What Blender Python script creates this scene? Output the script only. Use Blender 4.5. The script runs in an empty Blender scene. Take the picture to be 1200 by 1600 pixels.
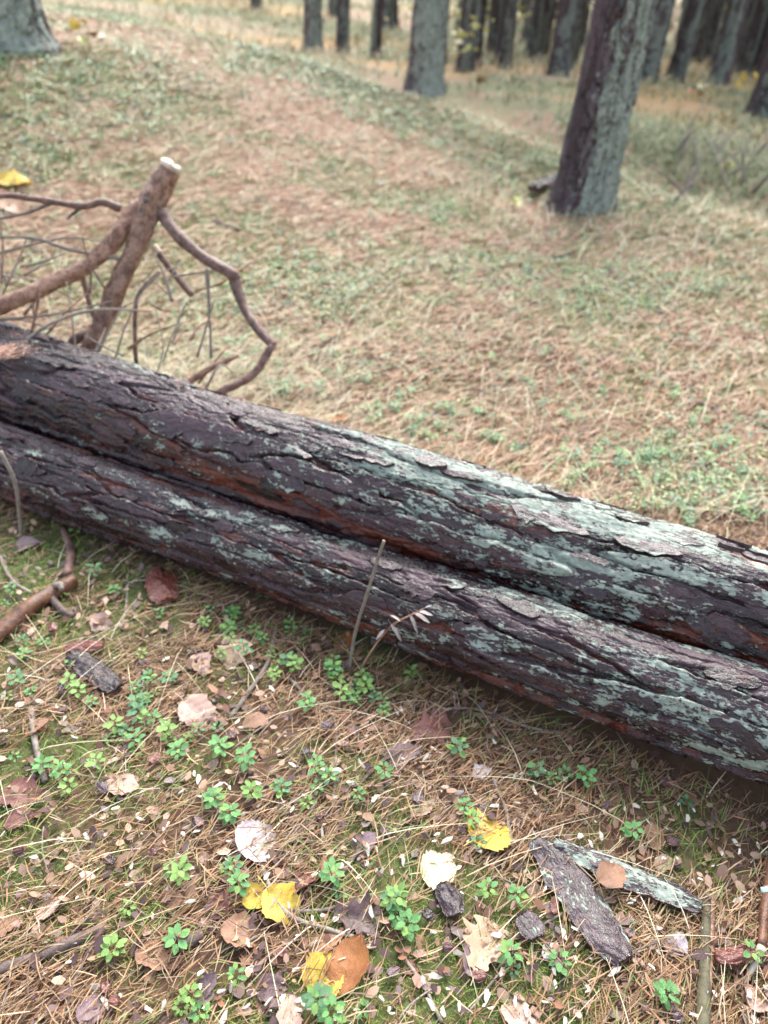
import bpy, math, random
import numpy as np
from mathutils import Vector, Matrix

# ------------------------------------------------------------------ camera, sky, sun, exposure
scene = bpy.context.scene
COL = scene.collection
PITCH, ROLL, CAM_H, FPX = math.radians(34), math.radians(3.0), 1.5, 1200.0
Fw = np.array([0, math.cos(PITCH), -math.sin(PITCH)])
r0 = np.array([1.0, 0, 0]); d0 = np.array([0, -math.sin(PITCH), -math.cos(PITCH)])
Rt = math.cos(ROLL) * r0 - math.sin(ROLL) * d0
Dn = math.cos(ROLL) * d0 + math.sin(ROLL) * r0
CAM = np.array([0, 0, CAM_H])
cd = bpy.data.cameras.new('camera'); cam = bpy.data.objects.new('camera', cd); COL.objects.link(cam)
cam.matrix_world = Matrix(((Rt[0], -Dn[0], -Fw[0], 0), (Rt[1], -Dn[1], -Fw[1], 0), (Rt[2], -Dn[2], -Fw[2], CAM_H), (0, 0, 0, 1)))
cd.sensor_fit = 'VERTICAL'; cd.sensor_height = 32.0; cd.lens = 32.0 * FPX / 1600
cd.clip_start = 0.05; cd.clip_end = 1200
cd.dof.use_dof = True; cd.dof.focus_distance = 1.5; cd.dof.aperture_fstop = cd.lens / 12.0   # a 12 mm opening
scene.camera = cam

SUN_EL, SUN_AZ = math.radians(44), math.radians(12)
w = bpy.data.worlds.new('World'); scene.world = w; w.use_nodes = True
nt = w.node_tree; nt.nodes.clear()
sk = nt.nodes.new('ShaderNodeTexSky'); sk.sky_type = 'NISHITA'; sk.sun_disc = False
sk.sun_elevation = SUN_EL; sk.sun_rotation = SUN_AZ; sk.dust_density = 4.0; sk.air_density = 1.0
hs = nt.nodes.new('ShaderNodeHueSaturation'); hs.inputs['Saturation'].default_value = 0.6
bg = nt.nodes.new('ShaderNodeBackground'); bg.inputs['Strength'].default_value = 0.13
wo = nt.nodes.new('ShaderNodeOutputWorld')
nt.links.new(sk.outputs[0], hs.inputs['Color']); nt.links.new(hs.outputs[0], bg.inputs['Color']); nt.links.new(bg.outputs[0], wo.inputs[0])
ld = bpy.data.lights.new('sun', 'SUN'); ld.energy = 2.2; ld.angle = math.radians(45); ld.color = (1, 0.985, 0.965)
sun = bpy.data.objects.new('sun', ld); COL.objects.link(sun)
sdir = Vector((math.sin(SUN_AZ) * math.cos(SUN_EL), math.cos(SUN_AZ) * math.cos(SUN_EL), math.sin(SUN_EL)))
sun.rotation_euler = sdir.to_track_quat('Z', 'Y').to_euler()
vs = scene.view_settings; vs.view_transform = 'Standard'; vs.look = 'None'; vs.gamma = 1; vs.use_curve_mapping = False
vs.exposure = 1.8

rng = np.random.default_rng(7); random.seed(7)

# ------------------------------------------------------------------ noise
def h2(ix, iy, s):
    h = (ix.astype(np.int64) * 374761393 + iy.astype(np.int64) * 668265263 + s * 1442695041) & 0xFFFFFFFF
    h = ((h ^ (h >> 13)) * 1274126177) & 0xFFFFFFFF
    h = ((h ^ (h >> 16)) * 2246822519) & 0xFFFFFFFF
    return ((h ^ (h >> 15)) & 0xFFFFFF) / float(0x1000000)
def vn(x, y, s=0, per=None):
    x = np.asarray(x, float); y = np.asarray(y, float)
    ix = np.floor(x); iy = np.floor(y); fx = x - ix; fy = y - iy
    fx = fx * fx * (3 - 2 * fx); fy = fy * fy * (3 - 2 * fy)
    m = (lambda k: np.mod(k, per)) if per else (lambda k: k)
    a = h2(ix, m(iy), s); b = h2(ix + 1, m(iy), s); c = h2(ix, m(iy + 1), s); d = h2(ix + 1, m(iy + 1), s)
    return (a * (1 - fx) + b * fx) * (1 - fy) + (c * (1 - fx) + d * fx) * fy
def fbm(x, y, s=0, o=4, per=None):
    t = 0; amp = 0.5; tot = 0
    for k in range(o):
        t = t + amp * vn(x * 2**k, y * 2**k, s + 17 * k, per * 2**k if per else None); tot += amp; amp *= 0.5
    return t / tot
def vor(x, y, s, per):
    ix = np.floor(x); iy = np.floor(y)
    f1 = np.full(x.shape, 9.0); f2 = f1.copy(); idv = np.zeros(x.shape); dy1 = np.zeros(x.shape)
    for i in (-1, 0, 1):
        for j in (-1, 0, 1):
            cx = ix + i; cy = iy + j; cm = np.mod(cy, per)
            dx = cx + h2(cx, cm, s) - x; dy = cy + h2(cx, cm, s + 1) - y
            d = np.sqrt(dx * dx + dy * dy); near = d < f1
            f2 = np.where(near, f1, np.minimum(f2, d))
            idv = np.where(near, h2(cx, cm, s + 2), idv); dy1 = np.where(near, -dy, dy1); f1 = np.where(near, d, f1)
    return f1, f2, idv, dy1
def sst(a, b, x):
    t = np.clip((x - a) / (b - a), 0, 1); return t * t * (3 - 2 * t)

# ------------------------------------------------------------------ terrain
def ray(x, y):
    d = Fw * FPX + (x - 600) * Rt + (y - 800) * Dn
    return d / np.linalg.norm(d)
def at(x, y, Y):
    d = ray(x, y); return CAM + d * (Y / d[1])
CTRL = [(x, y, 0.0) for x in (-3, -1, 0.3, 1.6, 3) for y in (-3, -0.8, 0.8, 2.2)] + [(-3, 3.6, .10), (-1, 4, .03), (.6, 4, 0), (2.2, 4, 0),
        (1.52, 6.87, .07), (.26, 11.72, .45), (-1.99, 18.57, .41), (-3.5, 7.86, .99), (2.09, 19.75, .38), (2.85, 16.73, .37),
        (4.1, 15.55, .41), (5.1, 12.46, .3), (-2.82, 11.4, .93), (2.46, 6.5, .09), (-9, 8, 1.3), (-9, 0, .8), (9, 0, -.1), (9, 9, .05),
        (0, 38, 1.45), (-30, 38, 2.0), (30, 38, 1.2), (-14, 18, 1.5), (16, 20, .4), (0, -12, 0), (-25, 0, 1.3), (25, 0, -.2), (0, 60, 2.0)]
CTRL = np.array(CTRL)
def _tps():
    P = CTRL[:, :2]; n = len(P)
    d = np.linalg.norm(P[:, None] - P[None], axis=2); K = np.where(d > 0, d * d * np.log(d + 1e-9), 0) + np.eye(n) * 0.05
    A = np.zeros((n + 3, n + 3)); A[:n, :n] = K; A[:n, n:] = np.c_[np.ones(n), P]; A[n:, :n] = A[:n, n:].T
    return np.linalg.solve(A, np.r_[CTRL[:, 2], 0, 0, 0])
TW = _tps()
LOGS = {'upper': (np.array([-1.186, 2.492, 0.254]), np.array([1.103, 1.36, 0.295]), 0.182, 0.149),
        'lower': (np.array([-1.3, 2.256, 0.114]), np.array([1.0, 1.147, 0.169]), 0.114, 0.119)}
CREST = np.array([(-9, 14.6), (-4.4, 12.8), (-2.6, 11.3), (-.9, 10.6), (.45, 9.9), (1.35, 8.6), (1.9, 7.7), (2.5, 6.6), (3.3, 5.2), (4.4, 3.4), (6, 1.0)])
def crest_d(x, y):                # signed distance: positive beyond the crest
    best = np.full(np.shape(x), 1e9); sg = np.zeros(np.shape(x))
    for a, b in zip(CREST[:-1], CREST[1:]):
        ab = b - a; L = np.hypot(*ab); t = np.clip(((x - a[0]) * ab[0] + (y - a[1]) * ab[1]) / L**2, 0, 1)
        qx = x - a[0] - t * ab[0]; qy = y - a[1] - t * ab[1]; d = np.hypot(qx, qy)
        s = np.sign(ab[0] * qy - ab[1] * qx); m = d < best
        best = np.where(m, d, best); sg = np.where(m, s, sg)
    return best * sg
def terrain(x, y):
    x = np.atleast_1d(np.asarray(x, float)); y = np.atleast_1d(np.asarray(y, float))
    rr = np.hypot(x, y) + 1e-9; k = np.minimum(1, 55 / rr); X = x * k; Y = y * k
    z = TW[-3] + TW[-2] * X + TW[-1] * Y
    for i in range(len(CTRL)):
        d2 = (X - CTRL[i, 0])**2 + (Y - CTRL[i, 1])**2
        z = z + TW[i] * 0.5 * d2 * np.log(d2 + 1e-12)
    c = crest_d(x, y)
    z = z + 0.10 * np.exp(-((c + .15) / .5)**2) - 0.24 * np.exp(-((c - 1.1) / .7)**2)
    z = z + 0.05 * (fbm(x * 1.3 + 9, y * 1.3, 3, 3) - .5) * sst(1.5, 4, rr) + 0.028 * (fbm(x * 5, y * 5, 5, 2) - .5)
    p0, p1, ra, rb = LOGS['upper']; ax = (p1 - p0)[:2]; ll = np.hypot(*ax); ax = ax / ll; sl = (x - p0[0]) * ax[0] + (y - p0[1]) * ax[1]
    dp = -(x - p0[0]) * ax[1] + (y - p0[1]) * ax[0]; z = z + .085 * np.exp(-((dp - .03) / .13)**2) * sst(-1.2, -.6, sl) * (1 - sst(ll + .5, ll + 1.2, sl))   # litter banked under the thick log
    return z
def gz(x, y): return float(terrain(x, y)[0])
def spot(x, y):                   # the ground that the photograph shows at this place
    d = ray(x, y); t = np.concatenate([np.arange(.8, 6, .01), np.arange(6, 70, .05)])
    p = CAM[None] + d[None] * t[:, None]; z = terrain(p[:, 0], p[:, 1]); i = int(np.argmax(p[:, 2] < z))
    if i == 0: return p[-1]
    a, b = p[i - 1], p[i]; da = a[2] - z[i - 1]; db = z[i] - b[2]
    q = a + (b - a) * da / (da + db); q[2] = gz(q[0], q[1]); return q
def dist(p): return float((np.asarray(p) - CAM) @ Fw)

# ------------------------------------------------------------------ object helpers
def mesh(name, V, faces, mat=None, smooth=True):
    me = bpy.data.meshes.new(name)
    if isinstance(faces, np.ndarray):
        n, k = faces.shape
        me.vertices.add(len(V)); me.vertices.foreach_set('co', np.asarray(V, np.float32).ravel())
        me.loops.add(n * k); me.loops.foreach_set('vertex_index', faces.astype(np.int32).ravel())
        me.polygons.add(n); me.polygons.foreach_set('loop_start', np.arange(0, n * k, k, dtype=np.int32))
        me.update(calc_edges=True)
    else:
        me.from_pydata([tuple(map(float, v)) for v in V], [], faces); me.update()
    if smooth: me.polygons.foreach_set('use_smooth', np.ones(len(me.polygons), bool))
    if mat: me.materials.append(mat)
    return me
def attr(me, name, val):
    a = me.attributes.new(name, 'FLOAT', 'POINT'); a.data.foreach_set('value', np.asarray(val, np.float32))
def vecattr(me, v):
    a = me.attributes.new('grain', 'FLOAT_VECTOR', 'POINT'); a.data.foreach_set('vector', np.asarray(v, np.float32).ravel())
def colattr(me, c):
    a = me.attributes.new('col', 'FLOAT_COLOR', 'POINT')
    a.data.foreach_set('color', np.c_[c, np.ones(len(c))].astype(np.float32).ravel())
def link(name, me, parent=None, loc=None):
    o = bpy.data.objects.new(name, me); COL.objects.link(o)
    if parent: o.parent = parent
    if loc is not None: o.location = loc
    return o
def tag(o, label=None, cat=None, group=None, kind=None):
    for k, v in (('label', label), ('category', cat), ('group', group), ('kind', kind)):
        if v: o[k] = v
    return o
def thing(name, label, cat, loc=(0, 0, 0), group=None):
    o = bpy.data.objects.new(name, None); COL.objects.link(o); o.location = loc; o.empty_display_size = .05
    return tag(o, label, cat, group)

# ------------------------------------------------------------------ materials
def newmat(name):
    m = bpy.data.materials.new(name); m.use_nodes = True; t = m.node_tree
    return m, t, t.nodes['Principled BSDF']
class N:
    def __init__(s, t): s.t = t
    def link(s, a, b): s.t.links.new(a, b)
    def put(s, sock, v):
        if hasattr(v, 'links'): s.link(v, sock)
        elif isinstance(v, (tuple, list)): sock.default_value = (*v, 1) if len(v) == 3 and sock.type == 'RGBA' else v
        else: sock.default_value = v
    def math(s, op, a, b=0.0, clamp=False):
        n = s.t.nodes.new('ShaderNodeMath'); n.operation = op; n.use_clamp = clamp; s.put(n.inputs[0], a); s.put(n.inputs[1], b); return n.outputs[0]
    def mix(s, f, a, b, mode='MIX'):
        n = s.t.nodes.new('ShaderNodeMix'); n.data_type = 'RGBA'; n.blend_type = mode
        s.put(n.inputs['Factor'], f); s.put(n.inputs[6], a); s.put(n.inputs[7], b); return n.outputs[2]
    def noise(s, vec, scale, detail=3, rough=.55):
        n = s.t.nodes.new('ShaderNodeTexNoise'); s.link(vec, n.inputs['Vector']); n.inputs['Scale'].default_value = scale
        n.inputs['Detail'].default_value = detail; n.inputs['Roughness'].default_value = rough; return n.outputs[0]
    def ramp(s, f, lo, hi):
        n = s.t.nodes.new('ShaderNodeMapRange'); n.interpolation_type = 'SMOOTHSTEP'; s.put(n.inputs[0], f)
        n.inputs[1].default_value = lo; n.inputs[2].default_value = hi; return n.outputs[0]
    def obj(s):
        n = s.t.nodes.new('ShaderNodeTexCoord'); return n.outputs['Object']
    def attr(s, name, out='Fac'):
        n = s.t.nodes.new('ShaderNodeAttribute'); n.attribute_name = name; return n.outputs[out]
    def rand(s): return s.t.nodes.new('ShaderNodeObjectInfo').outputs['Random']
    def scale(s, vec, k):
        n = s.t.nodes.new('ShaderNodeVectorMath'); n.operation = 'MULTIPLY'; s.link(vec, n.inputs[0]); n.inputs[1].default_value = k; return n.outputs[0]
    def bump(s, h, strength, distance):
        n = s.t.nodes.new('ShaderNodeBump'); n.inputs['Strength'].default_value = strength; n.inputs['Distance'].default_value = distance
        s.link(h, n.inputs['Height']); return n.outputs[0]

def bark_mat(name, dark, grey, red, lich, speck=1.0, rough=.42, pink=(.5, .3, .22)):
    m, t, b = newmat(name); n = N(t); v = n.attr('grain', 'Vector'); k = 1 / speck
    n1 = n.noise(n.scale(v, (.28, 1, 1)), 30 * k, 5, .7); n2 = n.noise(n.scale(v, (.6, 1, 1)), 130 * k, 4, .65); n3 = n.noise(v, 11 * k, 3)
    tone = n.math('ADD', n.attr('tone'), n.math('ADD', n.math('MULTIPLY', n.math('SUBTRACT', n1, .5), 1.3), n.math('SUBTRACT', n2, .5)))
    c = n.mix(n.ramp(tone, .05, .8), dark, grey)
    c = n.mix(n.math('MULTIPLY', n.ramp(n.math('ADD', n.attr('red'), n.math('MULTIPLY', n.math('SUBTRACT', n1, .5), 1.6)), .2, .6), .9), c, red)
    c = n.mix(n.ramp(n.math('ADD', n.attr('pink'), n.math('SUBTRACT', n2, .5)), .35, .6), c, pink)
    sp = n.math('ADD', n.math('MULTIPLY', n.math('SUBTRACT', n.noise(n.scale(v, (.5, 1, 1)), 140 * k, 3, .6), .5), 2.0), n.math('MULTIPLY', n.math('SUBTRACT', n.noise(n.scale(v, (.6, 1, 1)), 38 * k, 3), .5), 1.9))
    lf = n.ramp(n.math('ADD', n.attr('lichen'), n.math('ADD', sp, n.math('MULTIPLY', n.math('SUBTRACT', n3, .5), .8))), .24, .42)
    lc = n.mix(n.ramp(n.noise(v, 70 * k, 3), .3, .7), lich, tuple(x * .6 for x in lich))
    c = n.mix(lf, c, lc); n.put(b.inputs['Base Color'], c)
    n.put(b.inputs['Roughness'], n.math('ADD', n.math('ADD', n.math('MULTIPLY', lf, .45), rough), n.math('MULTIPLY', n.math('SUBTRACT', n2, .5), .5)))
    hgt = n.math('ADD', n.math('ADD', n.math('MULTIPLY', n1, .7), n.math('MULTIPLY', n2, .5)), n.math('MULTIPLY', lf, .22))
    n.put(b.inputs['Normal'], n.bump(hgt, 1.0, .006 * speck)); b.inputs['Specular IOR Level'].default_value = .6
    return m
def attr_mat(name, rough=.7, noise=40, amt=.35, spec=.3, trans=0):
    m, t, b = newmat(name); n = N(t)
    f = n.math('ADD', n.math('MULTIPLY', n.noise(n.obj(), noise, 3), 2 * amt), 1 - amt)
    c = n.mix(1.0, n.attr('col', 'Color'), f, 'MULTIPLY')
    n.put(b.inputs['Base Color'], c); b.inputs['Roughness'].default_value = rough; b.inputs['Specular IOR Level'].default_value = spec
    return m
def tint_mat(name, c1, c2, rough=.6, scale=30, bump=.002, spec=.4, stretch=None, vary=.25):
    m, t, b = newmat(name); n = N(t); v = n.obj()
    if stretch: v = n.scale(v, stretch)
    a = n.noise(v, scale, 5, .65); d = n.noise(v, scale * 5, 3)
    c = n.mix(n.ramp(n.math('ADD', a, n.math('MULTIPLY', n.math('SUBTRACT', d, .5), .5)), .3, .7), c1, c2)
    c = n.mix(1.0, c, n.math('ADD', n.math('MULTIPLY', n.rand(), 2 * vary), 1 - vary), 'MULTIPLY')
    n.put(b.inputs['Base Color'], c); b.inputs['Roughness'].default_value = rough; b.inputs['Specular IOR Level'].default_value = spec
    if bump: n.put(b.inputs['Normal'], n.bump(n.math('ADD', a, n.math('MULTIPLY', d, .4)), .8, bump))
    return m
LICH = (.385, .445, .37)
M_LOG = bark_mat('log_bark', (.015, .0055, .0062), (.082, .043, .053), (.16, .040, .022), LICH, 1.0, .25)
M_TREE = bark_mat('pine_bark', (.024, .014, .018), (.10, .064, .076), (.10, .036, .03), (.34, .385, .33), 2.2, .6)
M_FAR = bark_mat('far_pine_bark', (.028, .017, .022), (.078, .05, .056), (.08, .034, .03), (.22, .245, .21), 4, .75)
M_CUT = tint_mat('cut_wood', (.62, .52, .38), (.75, .66, .52), .6, 25, .001, .3)
M_BRANCH = tint_mat('branch_bark', (.15, .068, .042), (.45, .27, .185), .5, 30, .006, .45)
M_BRANCH2 = tint_mat('dark_branch_bark', (.10, .05, .04), (.30, .18, .14), .5, 36, .005, .45)
M_RBROWN = tint_mat('red_branch_bark', (.09, .04, .022), (.26, .115, .06), .45, 40, .004, .5)
M_TWIG = tint_mat('grey_twig_bark', (.22, .18, .14), (.36, .31, .26), .7, 60, .001, .3)
M_DTWIG = tint_mat('dark_twig_bark', (.085, .06, .05), (.19, .14, .12), .6, 60, .001, .35)
M_GSTICK = tint_mat('algae_stick_bark', (.08, .075, .045), (.17, .15, .085), .65, 40, .002, .35)
M_ATT = attr_mat('needle', .6, 60, .2)
M_LEAFATT = attr_mat('ground_leaf', .42, 120, .25, .45)
M_GROUND = attr_mat('forest_floor', .9, 55, .5, .15)
def leaf_mat(name, c1, c2, rough=.45, spots=.55):
    m = tint_mat(name, c1, c2, rough, 45, .0012, .5, None, .12); t = m.node_tree; b = t.nodes['Principled BSDF']; n = N(t); src = b.inputs['Base Color'].links[0].from_socket
    k = n.math('MULTIPLY', n.ramp(n.noise(n.scale(n.obj(), (1, .6, 1)), 5.5, 5, .75), .52, .66), spots)
    n.put(b.inputs['Base Color'], n.mix(k, src, tuple(x * y for x, y in zip(c1, (.42, .33, .4))))); return m
M_BERRY = [leaf_mat('lingonberry_leaf_a', (.10, .27, .075), (.17, .37, .12), .36), leaf_mat('lingonberry_leaf_b', (.08, .20, .085), (.14, .29, .13), .36),
           leaf_mat('lingonberry_leaf_c', (.17, .33, .075), (.26, .42, .11), .38)]
M_STEM = tint_mat('plant_stem', (.14, .09, .05), (.2, .16, .07), .6, 60, 0)
LM = {'yellow': leaf_mat('yellow_leaf', (.60, .36, .035), (.76, .56, .09), .45, .4), 'cream': leaf_mat('cream_leaf', (.78, .66, .36), (.86, .78, .52)),
      'orange': leaf_mat('orange_leaf', (.34, .115, .035), (.47, .20, .055), .45, .4), 'brown': leaf_mat('brown_leaf', (.27, .135, .075), (.40, .22, .13)),
      'pinkish': leaf_mat('pinkish_leaf', (.46, .29, .22), (.58, .39, .31)), 'tan': leaf_mat('tan_leaf', (.55, .37, .23), (.66, .48, .33)),
      'dark': leaf_mat('dark_leaf', (.085, .05, .05), (.17, .10, .10), .35), 'maroon': leaf_mat('maroon_leaf', (.17, .065, .055), (.26, .11, .085), .38),
      'mauve': leaf_mat('mauve_leaf', (.55, .46, .46), (.70, .62, .62), .35), 'purple': leaf_mat('purple_leaf', (.22, .14, .15), (.32, .22, .23), .38)}

# ------------------------------------------------------------------ ground
def ground_mask(x, y):
    """base colour of the floor: needle litter, moss, path"""
    rr = np.hypot(x, y); c = crest_d(x, y)
    moss = fbm(x * 1.7, y * 1.7, 21, 4); fine = fbm(x * 7, y * 7, 33, 3)
    lit = np.array([.13, .078, .05]); mo = np.array([.11, .14, .05]); pat = np.array([.42, .28, .18]); pale = np.array([.38, .26, .185])
    f = sst(.45, .60, moss * .65 + fine * .35)[:, None] * .9
    col = lit * (.75 + .5 * fine[:, None]) * (1 - f) + mo * f
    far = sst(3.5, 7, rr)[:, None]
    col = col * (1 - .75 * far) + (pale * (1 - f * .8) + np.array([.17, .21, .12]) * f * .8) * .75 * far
    cr = np.exp(-((c + .1) / .55)**2)[:, None] * .8; cr = cr * (.3 + 1.4 * fine[:, None]).clip(0, 1); col = col * (1 - cr) + np.array([.16, .19, .09]) * cr
    pm = (np.exp(-((c - 1.25) / .55)**2) * sst(4, 7, rr) * (1 - .8 * sst(1, 2.4, x)))[:, None] * (.3 + .6 * fine[:, None]).clip(0, 1); col = col * (1 - pm) + pat * pm
    b2 = (sst(2.2, 3.2, c) * sst(.36, .52, fbm(x * .35, y * .35, 41, 3)))[:, None] * .85; col = col * (1 - b2) + np.array([.14, .17, .085]) * b2
    b3 = (sst(2.5, 4, c) * sst(.56, .66, fbm(x * .25 + 7, y * .25, 43, 3)))[:, None] * .45; col = col * (1 - b3) + np.array([.48, .27, .11]) * b3
    return col
n = 384
u = np.linspace(-1, 1, n); gx = 1.3 * np.sinh(6.15 * u); gy = gx + 1.9
X, Y = np.meshgrid(gx, gy, indexing='ij'); X = X.ravel(); Y = Y.ravel()
Z = terrain(X, Y)
ii = np.arange(n * n).reshape(n, n)
Fq = np.stack([ii[:-1, :-1], ii[1:, :-1], ii[1:, 1:], ii[:-1, 1:]], -1).reshape(-1, 4)
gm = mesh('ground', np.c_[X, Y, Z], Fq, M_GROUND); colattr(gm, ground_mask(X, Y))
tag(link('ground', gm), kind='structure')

# ------------------------------------------------------------------ bark surfaces
def bark(a, th, R, seed, Lu, wv, depth, terr=.004):
    nv = max(4, int(round(2 * math.pi * R / wv))); y = th / (2 * math.pi) * nv; x = a / Lu
    y2 = y + .55 * (fbm(a / Lu * .6, y * .5, seed + 5, 3) - .5) + .45 * (fbm(a / Lu * 9, y * 2, seed + 6, 3) - .5)
    x2 = x + .9 * (fbm(a / Lu * 1.5, y, seed + 7, 3, nv) - .5)
    f1, f2, idv, dy = vor(x2, y2, seed, nv); e = f2 - f1 + .10 * (fbm(a / Lu * 14, y * 4, seed + 8, 3) - .5)
    g = sst(.0, .13, e); e2 = vor(x2 * 2.3 + 3, y2 * 2, seed + 20, nv * 2); g2 = sst(.0, .10, e2[1] - e2[0])
    t = fbm(a / Lu * 3.5, y * 1.2, seed + 9, 4) * 7 + idv * 3; ft = np.floor(t); tr = ft + sst(.0, .10, t - ft)
    fine = fbm(a * 40, th * R * 120, seed + 11, 3)
    h = depth * (g - 1) + depth * .35 * (g2 - 1) * sst(.3, .45, vn(x2 * .7, y2 * .5, seed + 22)) + depth * .6 * (idv - .5) * g + depth * .55 * dy * g + (tr - 3.5) * terr * .45 * g + (fine - .5) * terr * .9
    return h, g, idv, tr, fine
def cyl(nth, nu, P, RR, H, TH):
    """P axis points (nu,3), RR radius (nu,), H (nu,nth) offsets, TH angles (nth,) -> verts, quads"""
    ax = P[-1] - P[0]; ax = ax / np.linalg.norm(ax); up = np.array([0, 0, 1.0])
    if abs(ax[2]) > .9: up = np.array([0, -1.0, 0])
    s = np.cross(ax, up); s /= np.linalg.norm(s); q = np.cross(s, ax)
    D = np.cos(TH)[:, None] * s + np.sin(TH)[:, None] * q
    V = P[:, None, :] + (RR[:, None] + H)[:, :, None] * D[None]
    i = np.arange(nu * nth).reshape(nu, nth); j = np.roll(i, -1, 1)
    Fq = np.stack([i[:-1], j[:-1], j[1:], i[1:]], -1).reshape(-1, 4)
    return V.reshape(-1, 3), Fq[:, ::-1], D
def warp_th(nth, c, k=.55):       # more rows towards the angle c
    t = np.linspace(c - math.pi, c + math.pi, nth, endpoint=False); return t - k * np.sin(t - c)

def log_hit(x, y, which):
    p0, p1, ra, rb = LOGS[which]; d = ray(x, y); t = np.arange(1, 4, .002); p = CAM + d * t[:, None]
    ax = p1 - p0; L = np.linalg.norm(ax); ax = ax / L; s = (p - p0) @ ax; rad = np.linalg.norm(p - p0 - s[:, None] * ax, axis=1)
    i = int(np.argmax(rad < ra + (rb - ra) * s / L)); return p[i], s[i]
def plate_mesh(R, seed, li, tone, red):
    r = np.random.default_rng(seed); nu, nv = 15, 6; t = np.linspace(-1, 1, nu); v = np.linspace(-1, 1, nv); L = r.uniform(.030, .055); W = r.uniform(.011, .019)
    e = np.sqrt(np.clip(1 - np.abs(t)**2.5, 0.02, 1)); wl = W * e * (1 + .9 * (vn(t * 4, t * 0, seed) - .5)); wr = W * e * (1 + .9 * (vn(t * 4, t * 0 + 5, seed + 1) - .5)); bend = .008 * (vn(t * 1.5, t * 0 + 9, seed) - .5)
    T, Vv = np.meshgrid(t, v, indexing='ij'); Yv = np.where(Vv < 0, Vv * wl[:, None], Vv * wr[:, None]) + bend[:, None]; X = T * L + .004 * (vn(Vv * 3, T, seed + 2) - .5)
    top = .0035 + .003 * (fbm(X * 60, Yv * 160, seed + 4, 3) - .3) + .002 * r.normal() * Vv; drop = -Yv**2 / (2 * R)
    A = np.stack([X, Yv, top + drop], -1).reshape(-1, 3); B = np.stack([X * 1.02, Yv * 1.03, drop - .006], -1).reshape(-1, 3); n_ = nu * nv
    i = np.arange(n_).reshape(nu, nv); q = np.stack([i[:-1, :-1], i[1:, :-1], i[1:, 1:], i[:-1, 1:]], -1).reshape(-1, 4)
    edge = list(i[:, 0]) + list(i[-1, 1:]) + list(i[::-1, -1][1:]) + list(i[0, ::-1][1:-1]); E_ = np.array([(edge[k], edge[k] + n_, edge[(k + 1) % len(edge)] + n_, edge[(k + 1) % len(edge)]) for k in range(len(edge))])
    # the rim gets vertices of its own so that it stays a crisp edge
    V = np.r_[A, B, A]; E_ = np.where(E_ < n_, E_ + 2 * n_, E_); me = mesh('bark_plate', V, np.r_[q, E_], M_LOG); m = len(V)
    attr(me, 'lichen', np.r_[np.full(n_, li) + .35 * (fbm(T * 2, Vv * 2, seed + 8, 3).ravel() - .5), np.full(2 * n_, -.6)]); attr(me, 'tone', np.full(m, tone)); attr(me, 'red', np.full(m, red)); attr(me, 'pink', np.zeros(m))
    vecattr(me, V + np.array([seed * .37, seed * .11, 0])); return me
PLATES = {}; PLATES_L = {}
for w_, R_ in (('upper', .165), ('lower', .117)):
    k0 = 0 if w_ == 'upper' else 50
    PLATES[w_] = [plate_mesh(R_, 600 + k0 + k, -.35, tn, rd) for k, (tn, rd) in enumerate([(.3, .3), (.1, -.1), (.25, -.1), (.4, -.2), (.15, .1), (.3, -.2), (.5, -.2), (.05, .15)])]
    PLATES_L[w_] = [plate_mesh(R_, 630 + k0 + k, lv, .35, -.1) for k, lv in enumerate([-.02, .1, .22, -.08, .14])]
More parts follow.
